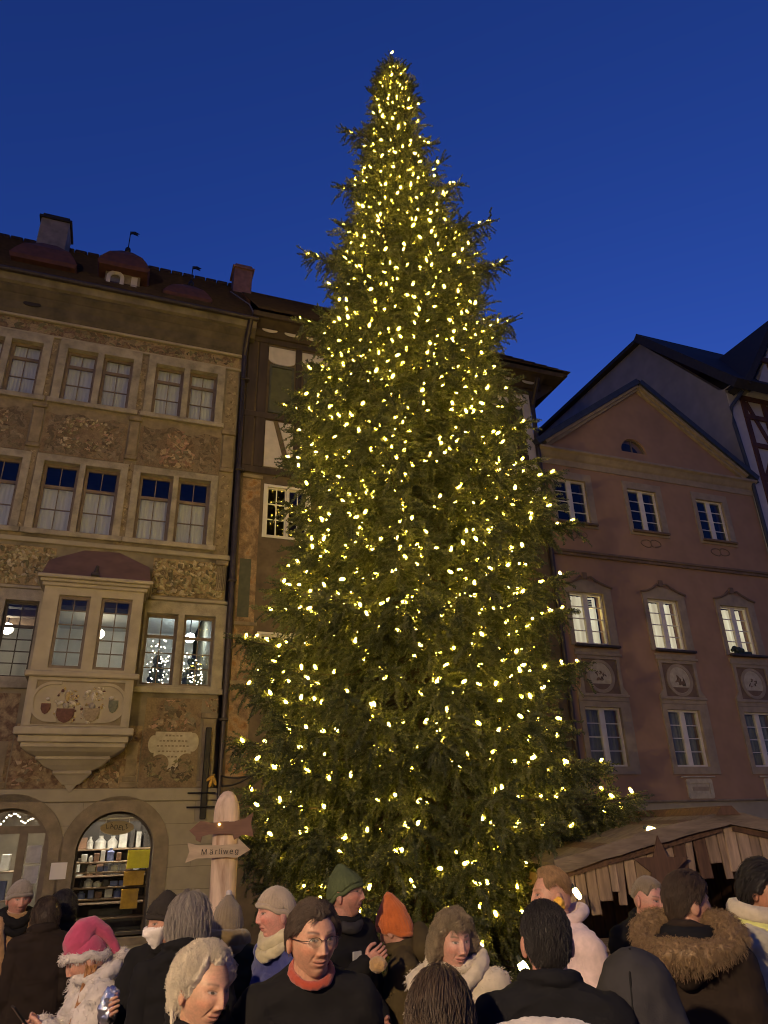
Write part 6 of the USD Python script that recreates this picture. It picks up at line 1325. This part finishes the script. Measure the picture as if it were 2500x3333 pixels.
# the woman with the curly hair
def n_extra(T, L2W, HC, h, RH):
    obj('fleece_collar', lumpy_ring(circle(0, 0.0, h(.878), 0.125, 0.12, tilt=-0.035, a0=-0.2, a1=math.pi + 0.2 + math.pi, front_drop=0.06), 0.036, 0.009, 4), 'fleece_cream', T, smooth=True)
person('woman with curly brown hair and cream fleece coat looking to the right', 1474, 3032, 3.55, face=26, body=-12, pitch=-2, sub=6, fem=1, age=0.4, skin=(0.50, 0.265, 0.195), brow=(0.11, 0.07, 0.04), lips=(0.36, 0.10, 0.09), coat='fleece_cream', bulk=1.15, fold_seed=3, coat_fuzz=4200, extras=n_extra,
       hair=dict(mat='hair_curly', thick=lambda p: 0.020 + 0.024 * sst(-p[:, 2], -0.09, 0.03) * sst(np.abs(p[:, 0]) - p[:, 1] * 0.5, 0.0, 0.04), lump=0.020, front=0.062, side=-0.055, back=-0.15, strands=13000, length=0.030, curl=0.011, lumpscale=44, temple=0.004, lift=0.45, sw=0.0011))
# dark-haired man seen from behind, black coat with fleece hood
def p_extra(T, L2W, HC, h, RH):
    obj('fleece_hood', lumpy_ring(circle(-0.03, -0.19, h(.79), 0.14, 0.05, tilt=0.02), 0.062, 0.014, 6), 'fleece_white', T, smooth=True)
    b = trimesh.creation.icosphere(3, 0.022); b.vertices *= (1 + 0.5 * (meshkit.noise(b.vertices * 90) - 0.5))[:, None]; b.vertices = L2W(b.vertices + (0.062, 0.05, 0.115)); obj('hair_clip', b, 'shop_orange', T, smooth=True)
person('short black haired man seen from behind in black coat with white fleece hood', 1776, 3025, 2.6, face=186, body=180, pitch=2, hscale=1.0, sub=5, skin=(0.42, 0.20, 0.14), coat='coat_navy', bulk=1.15, fold_seed=4, extras=p_extra, collar='ring',
       hair=dict(mat='hair_black', thick=lambda p: 0.004 + 0.014 * sst(p[:, 2], 0.0, 0.09), lump=0.003, front=0.065, side=0.010, back=-0.085, strands=6000, length=0.013, lift=0.8))
# small dark-haired person at the bottom
person('person with long dark brown hair seen from behind at bottom edge', 1432, 3262, 2.3, face=165, body=170, sub=5, fem=1, skin=(0.30, 0.16, 0.10), coat='coat_brown', fold_seed=5, hair=dict(mat='hair_brown', thick=0.022, lump=0.006, front=0.06, side=-0.06, back=-0.14, strands=2200, length=0.04, long=0.30))
# hooded jacket
def t_extra(T, L2W, HC, h, RH):
    m = soft(union([hull(((0, -0.02, h(.93)), 0.125), ((0, -0.05, h(.86)), 0.14), ((0.10, -0.04, h(.80)), 0.10), ((-0.10, -0.04, h(.80)), 0.10)), hull(((0, -0.02, h(.93)), 0.125), ((0, 0.05, h(.93)), 0.115))]), 0.018, 8)
    v = m.vertices; m.vertices = v + m.vertex_normals * ((meshkit.fbm(v * 14, 3, 5) - 0.5) * 0.03)[:, None]
    ho = obj('hood', m, 'coat_darkgrey', T, smooth=True)
    seam = [np.array([0, y, z]) for y, z in ((0.12, h(1.0)), (0.04, h(1.012)), (-0.06, h(1.005)), (-0.13, h(.97)), (-0.17, h(.91)), (-0.19, h(.85)))]; _, d_, fi = trimesh.proximity.closest_point(m, np.array(seam)); cp_ = trimesh.proximity.closest_point(m, np.array(seam))[0]
    obj('hood_seam', tube(cp_, 0.004, 6), 'coat_black', ho)
    LBL = np.array([0.175, -0.155, h(.852)])
    lb = B(-0.05, 0.05, -0.004, 0.004, -0.022, 0.022); lb.apply_transform(trimesh.transformations.rotation_matrix(-0.35, (0, 1, 0))); lb.apply_translation(LBL); lo = obj('sleeve_label', lb, 'goods_pale', T)
    rs_ = np.random.RandomState(4); obj('label_print', cat_([B(x, x + 0.011, -0.0065, -0.0042, -0.010 - 0.003 * rs_.rand(), 0.009 + 0.003 * rs_.rand()).apply_transform(trimesh.transformations.rotation_matrix(-0.35, (0, 1, 0))).apply_translation(LBL) for x in (-0.034, -0.018, -0.002, 0.014)]), 'coat_darkgrey', lo)
person('person in dark grey hooded jacket with small pale sleeve label, seen from behind', 2075, 3165, 2.75, face=185, body=172, pitch=10, sub=4, coat='coat_darkgrey', bulk=1.25, fold_seed=6, extras=t_extra, collar='ring')
# man with the fur hood
def s_extra(T, L2W, HC, h, RH):
    fr = lumpy_ring(circle(0.0, -0.075, h(.868), 0.195, 0.15, n=22, tilt=0.055), [0.050 + 0.014 * math.sin(3 * t) for t in np.linspace(0, 6.28, 22)], 0.016, 8)
    o = obj('fur_trim', fr, 'fur_brown', T, smooth=True); curves('fur', fuzz_on(fr, 9000, 0.022, 7, 0.5), 0.0013, 'fur_brown', o, kind='stuff')
    obj('inner_collar', soft(union(chain([(p, 0.045) for p in circle(0, 0.0, h(.868), 0.095, 0.095)], n=10)), 0.02, 5), 'coat_navy', T, smooth=True)
person('man with dark hair in brown coat with large fur trimmed hood', 2235, 2908, 3.6, face=116, body=165, pitch=-2, sub=5, skin=(0.42, 0.21, 0.14), beard=0.25, coat='coat_brown', bulk=1.2, fold_seed=7, extras=s_extra, collar='hood',
       hair=dict(mat='hair_brown', thick=lambda p: 0.006 + 0.018 * sst(p[:, 2], 0.0, 0.08), lump=0.006, front=0.07, side=0.008, back=-0.075, strands=6000, length=0.026, lift=0.7))
# woman with the red felt hat holding a phone
def d_extra(T, L2W, HC, h, RH):
    cone = chain([(L2W(np.array(p)), r) for p, r in (((0, 0.01, 0.095), 0.080), ((0, -0.03, 0.135), 0.066), ((0, -0.085, 0.135), 0.046), ((0, -0.13, 0.075), 0.034), ((0, -0.15, 0.0), 0.026), ((0, -0.155, -0.05), 0.022))], n=16)
    m = soft(union(cone), 0.012, 4); v = m.vertices; m.vertices = v + m.vertex_normals * ((meshkit.fbm(v * 30, 3, 3) - 0.5) * 0.012)[:, None]
    o = obj('hat_tail', m, 'felt_red', T, smooth=True)
    b = trimesh.creation.icosphere(4, 0.042); b.vertices *= (1 + 0.35 * (meshkit.fbm(b.vertices * 70, 2) - 0.5))[:, None]; b.vertices += L2W(np.array([0, -0.165, -0.085])); bo = obj('bobble', b, 'fleece_white', o, smooth=True)
    curves('fleece', fuzz_on(b, 500, 0.014, 2), 0.002, 'fleece_white', bo, kind='stuff')
    obj('fleece_collar', lumpy_ring(circle(0, -0.01, h(.868), 0.108, 0.108, tilt=-0.045, front_drop=0.09), 0.036, 0.010, 9), 'fleece_white', T, smooth=True)
    obj('bag_strap', tube([(0.16, 0.10, h(.80)), (0.10, 0.02, h(.862)), (0.06, -0.09, h(.845)), (-0.06, -0.17, h(.72))], 0.007, 6), 'coat_black', T)
    ls = []; r = np.random.RandomState(2)
    for i in range(520):
        s_ = 1 if i % 2 else -1; y0 = r.uniform(-0.05, 0.005)
        ls.append(np.array([(s_ * (0.083 + 0.02 * u + r.normal() * 0.003), y0 + 0.075 * u ** 1.5, -0.02 - 0.33 * u) for u in np.linspace(0, 1, 6)]))
    curves('long_hair', [s * 1.0 @ RZ(math.atan2(RH[1, 0], RH[0, 0])).T + HC for s in ls], 0.005, 'hair_ginger', T, kind='stuff')
D_ = person('woman in pink and white santa hat and white fleece looking at phone, facing left', 283, 3090, 4.3, face=-82, body=-72, pitch=-26, sub=5, fem=1, skin=(0.50, 0.26, 0.185), lips=(0.38, 0.09, 0.07), coat='fleece_white', bulk=1.08, arms='phone', fold_seed=8, coat_fuzz=4200, extras=d_extra,
       hat=dict(mat='felt_red', thick=0.016, line=0.055, back=-0.025, brim=0.022, brimmat='fleece_white', rib=False, fuzz=300, brimfuzz=900))
# held things are things of their own
def held(name, mesh, m, label, cat, T, local):
    x = stage.GetPrimAtPath(T.GetPath()); tr = x.GetAttribute('xformOp:translate').Get(); rz = math.radians(x.GetAttribute('xformOp:rotateZ').Get())
    p = RZ(rz) @ np.array(local) + np.array(tr); t = obj(name, mesh, m, None, label=label, cat=cat); UsdGeom.Xformable(t).AddTranslateOp().Set(Gf.Vec3d(*map(float, p))); UsdGeom.Xformable(t).AddRotateZOp().Set(math.degrees(rz)); return t
dz = at(283, 3090, 4.3 * NEAR)[2] + 0.075
ph = BB(-0.038, 0.038, -0.005, 0.005, -0.075, 0.075, 0.004); ph.apply_transform(trimesh.transformations.rotation_matrix(-0.7, (1, 0, 0)))
held('phone', ph, 'phone_black', 'black phone held by woman in santa hat', 'phone', D_, (0.0, 0.345, dz * .775))
# person with mask
def e_extra(T, L2W, HC, h, RH):
    d = ICO[4].vertices; p = skull(d); w = sst(p[:, 1], 0.035, 0.06) * sst(p[:, 2], -0.115, -0.10) * (1 - sst(p[:, 2], -0.006, 0.004)); n = d
    v = p * 0.985 + n * (w * 0.020)[:, None] * np.array([1.0, 1.35, 1.0]); f = ICO[4].faces[(w[ICO[4].faces] > 0.05).all(1)]
    m = trimesh.Trimesh(L2W(v), f, process=True); m.remove_unreferenced_vertices(); o = obj('face_mask', m, 'mask_white', T, smooth=True)
    for s_ in (1, -1): obj('ear_loop', tube([L2W(np.array(q)) for q in ((s_ * 0.055, 0.07, -0.03), (s_ * 0.078, 0.02, -0.012), (s_ * 0.082, -0.02, 0.0))], 0.002, 5), 'mask_white', o)
E_ = person('person in dark beanie wearing a white face mask, turned left', 545, 2972, 4.0, face=-62, body=-30, pitch=-6, sub=5, skin=(0.44, 0.22, 0.15), coat='coat_black', bulk=1.1, arms='raise', fold_seed=9, extras=e_extra, hat=dict(mat='wool_dark', thick=0.018, line=0.045, back=-0.03, point=0.02, brim=0.013))
ez = at(545, 2972, 4.0 * NEAR)[2] + 0.075
fo = trimesh.creation.icosphere(3, 0.06); fo.vertices *= np.array([0.8, 0.7, 1.35]) * (1 + 0.9 * (meshkit.fbm(fo.vertices * 30, 3, 2) - 0.5))[:, None]
held('foil_wrapper', fo, 'foil', 'shiny crumpled foil wrapper held up by person with face mask', 'wrapper', E_, (0.10, 0.36, ez * .745))
# grey hair seen from behind
person('person with straight grey hair seen from behind beside the face mask wearer', 617, 2972, 3.75, face=178, body=175, sub=4, fem=1, coat='coat_black', fold_seed=10, hair=dict(mat='hair_grey', thick=0.024, lump=0.004, front=0.06, side=-0.07, back=-0.12, strands=1700, length=0.06, long=0.14))
# knitted hat with bobble from behind
def g_extra(*a): scarf('scarf_tan', 0.055, 0.10, 0.10, 0.02, 0.868, 12, 0.008)(*a)
person('person in pointed knitted bobble hat and tan scarf seen from behind the grey hair', 742, 2985, 4.5, face=176, body=170, sub=4, coat='coat_olive', bulk=1.1, fold_seed=11, extras=g_extra, collar='none', hat=dict(mat='wool_knit', thick=0.020, line=0.03, back=-0.085, point=0.035, pom=0.020, pommat='fleece_white', brim=0.015, sideadd=-0.02))
# beige beanie in profile
def j_extra(*a): scarf('scarf_cream', 0.036, 0.088, 0.088, 0.04, 0.865, 13, 0.010)(*a)
person('person with beige beanie, pink face turned left, blue jacket and cream scarf', 898, 2945, 3.9, face=-68, body=-58, sub=5, skin=(0.52, 0.25, 0.20), lips=(0.36, 0.12, 0.11), rosy=1.0, age=0.5, coat='coat_blue', bulk=1.0, fold_seed=12, extras=j_extra, collar='none', hat=dict(mat='wool_beige', thick=0.017, line=0.048, back=-0.035, brim=0.014))
# green hat
def l_extra(T, L2W, HC, h, RH):
    glasses(T, L2W, HC, h, RH)
    obj('scarf', lumpy_ring(circle(0, 0.02, h(.86), 0.088, 0.088, front_drop=0.03), 0.032, 0.006, 3), 'coat_darkgrey', T, smooth=True)
    obj('pale_badge', BB(-0.02, 0.04, 0.155, 0.165, h(.76), h(.785)), 'goods_pale', T)
L_ = person('bearded person in green knitted hat and glasses looking right under the tree', 1128, 2885, 4.15, face=66, body=38, pitch=8, sub=5, skin=(0.40, 0.19, 0.14), beard=0.55, coat='coat_black', bulk=1.1, arms='eat', fold_seed=13, extras=l_extra, hat=dict(mat='wool_green', thick=0.020, line=0.040, back=-0.03, point=0.030, lean=(0, -0.02), brim=0.013))
lz = at(1128, 2885, 4.15 * NEAR)[2] + 0.075
br_ = trimesh.creation.icosphere(3, 0.05); br_.vertices *= np.array([0.9, 1.0, 0.75]); br_.vertices *= (1 + 0.4 * (meshkit.fbm(br_.vertices * 40, 3) - 0.5))[:, None]
held('bread_roll', br_, 'bread', 'pale bread roll held by person in green hat', 'food', L_, (0.05, 0.385, lz * .765))
# orange hat
def m_extra(T, L2W, HC, h, RH):
    obj('hood', soft(union([hull(((0.09, -0.12, h(.87)), 0.065), ((-0.09, -0.12, h(.87)), 0.065), ((0, -0.16, h(.80)), 0.07), ((0, -0.10, h(.92)), 0.05))]), 0.025, 6), 'coat_olive', T, smooth=True)
    obj('fur_cuff', lumpy_ring([(-0.06 + 0.05 * math.cos(t), 0.28, h(.60) + 0.05 * math.sin(t)) for t in np.linspace(0, 6.28, 12)], 0.020, 0.006, 4), 'fur_brown', T, smooth=True)
person('person in orange pixie hat with olive coat looking down to the left', 1283, 2998, 4.4, face=-118, body=-95, pitch=-18, sub=4, fem=1, skin=(0.44, 0.22, 0.16), coat='coat_olive', bulk=1.15, arms='eat', fold_seed=14, extras=m_extra, hat=dict(mat='wool_orange', thick=0.022, line=0.030, back=-0.055, point=0.060, lean=(0.0, -0.02), brim=0.016, pom=0.014, sideadd=-0.02))
# blond man in profile
def q_extra(T, L2W, HC, h, RH):
    obj('collar', lumpy_ring(circle(0, -0.02, h(.885), 0.09, 0.09, tilt=-0.03), 0.030, 0.004, 5), 'coat_rose', T, smooth=True)
    obj('pocket_mark', trimesh.creation.icosphere(2, 0.016).apply_scale((0.4, 1.2, 0.8)).apply_translation((0.245, 0.03, h(.655))), 'coat_brown', T)
person('tall blond man in profile to the left wearing a pale pink coat', 1792, 2888, 3.75, face=-72, body=-60, pitch=3, sub=5, skin=(0.48, 0.25, 0.165), brow=(0.25, 0.14, 0.07), coat='coat_rose', bulk=1.12, fold_seed=15, extras=q_extra,
       hair=dict(mat='hair_blond', thick=lambda p: 0.003 + 0.020 * sst(p[:, 2], 0.03, 0.09), lump=0.005, front=0.086, side=0.064, back=0.015, strands=4500, length=0.018, temple=0.012))
# blurred man before the hut
person('pale faced person in brown cap looking down to right under hut roof', 2108, 2902, 4.6, face=48, body=30, pitch=-8, sub=5, skin=(0.48, 0.24, 0.18), rosy=1.0, coat='coat_black', fold_seed=16, hat=dict(mat='wool_knit', thick=0.014, line=0.078, back=-0.02, brim=0.0))
# person at the right edge
def u_extra(T, L2W, HC, h, RH):
    obj('collar', lumpy_ring(circle(0, 0.0, h(.885), 0.105, 0.105, tilt=-0.02), 0.040, 0.007, 5), 'fleece_cream', T, smooth=True)
    obj('collar_band', lumpy_ring(circle(0, 0.0, h(.858), 0.120, 0.115, tilt=-0.02), 0.022, 0.003, 6), 'collar_yellow', T, smooth=True)
person('person at right edge with dark hair, pale puffer jacket and yellow collar', 2485, 2868, 3.9, face=60, body=80, sub=5, skin=(0.38, 0.18, 0.11), coat='puffer_pale', bulk=1.15, fold_seed=17, extras=u_extra, collar='none', hair=dict(mat='hair_black', thick=0.030, lump=0.012, front=0.06, side=-0.01, back=-0.09, strands=1200, length=0.05))
# far left
def a_extra(T, L2W, HC, h, RH):
    scarf('coat_black', 0.036, 0.095, 0.095, 0.06, 0.86, 15, 0.006)(T, L2W, HC, h, RH)
    for s_ in (1, -1): obj('fur_lapel', lumpy_ring([(s_ * 0.10, 0.06, h(.86)), (s_ * 0.11, 0.13, h(.80)), (s_ * 0.07, 0.165, h(.70)), (s_ * 0.03, 0.17, h(.60))], 0.036, 0.010, 6), 'coat_tan', T, smooth=True)
person('person in grey beanie and tan fur coat facing the camera at left edge', 66, 2905, 6.0, face=12, body=10, pitch=-6, sub=5, skin=(0.44, 0.22, 0.16), coat='coat_tan', bulk=1.25, fold_seed=18, extras=a_extra, hat=dict(mat='wool_grey', thick=0.018, line=0.042, back=-0.03, brim=0.014))
person('dark brown haired person in brown coat seen from behind at left', 152, 2962, 5.9, face=175, body=178, sub=4, fem=1, coat='coat_brown', bulk=0.95, fold_seed=19, hair=dict(mat='hair_brown', thick=0.020, lump=0.005, front=0.06, side=-0.05, back=-0.12, strands=900, length=0.05, long=0.2))
person('black haired person in black coat beside the brown coat, glimpsed from behind', 205, 2938, 6.2, face=-130, body=180, sub=4, coat='coat_black', bulk=0.95, fold_seed=20, hair=dict(mat='hair_black', thick=0.022, lump=0.006, front=0.06, side=-0.03, back=-0.1, strands=900, length=0.04))
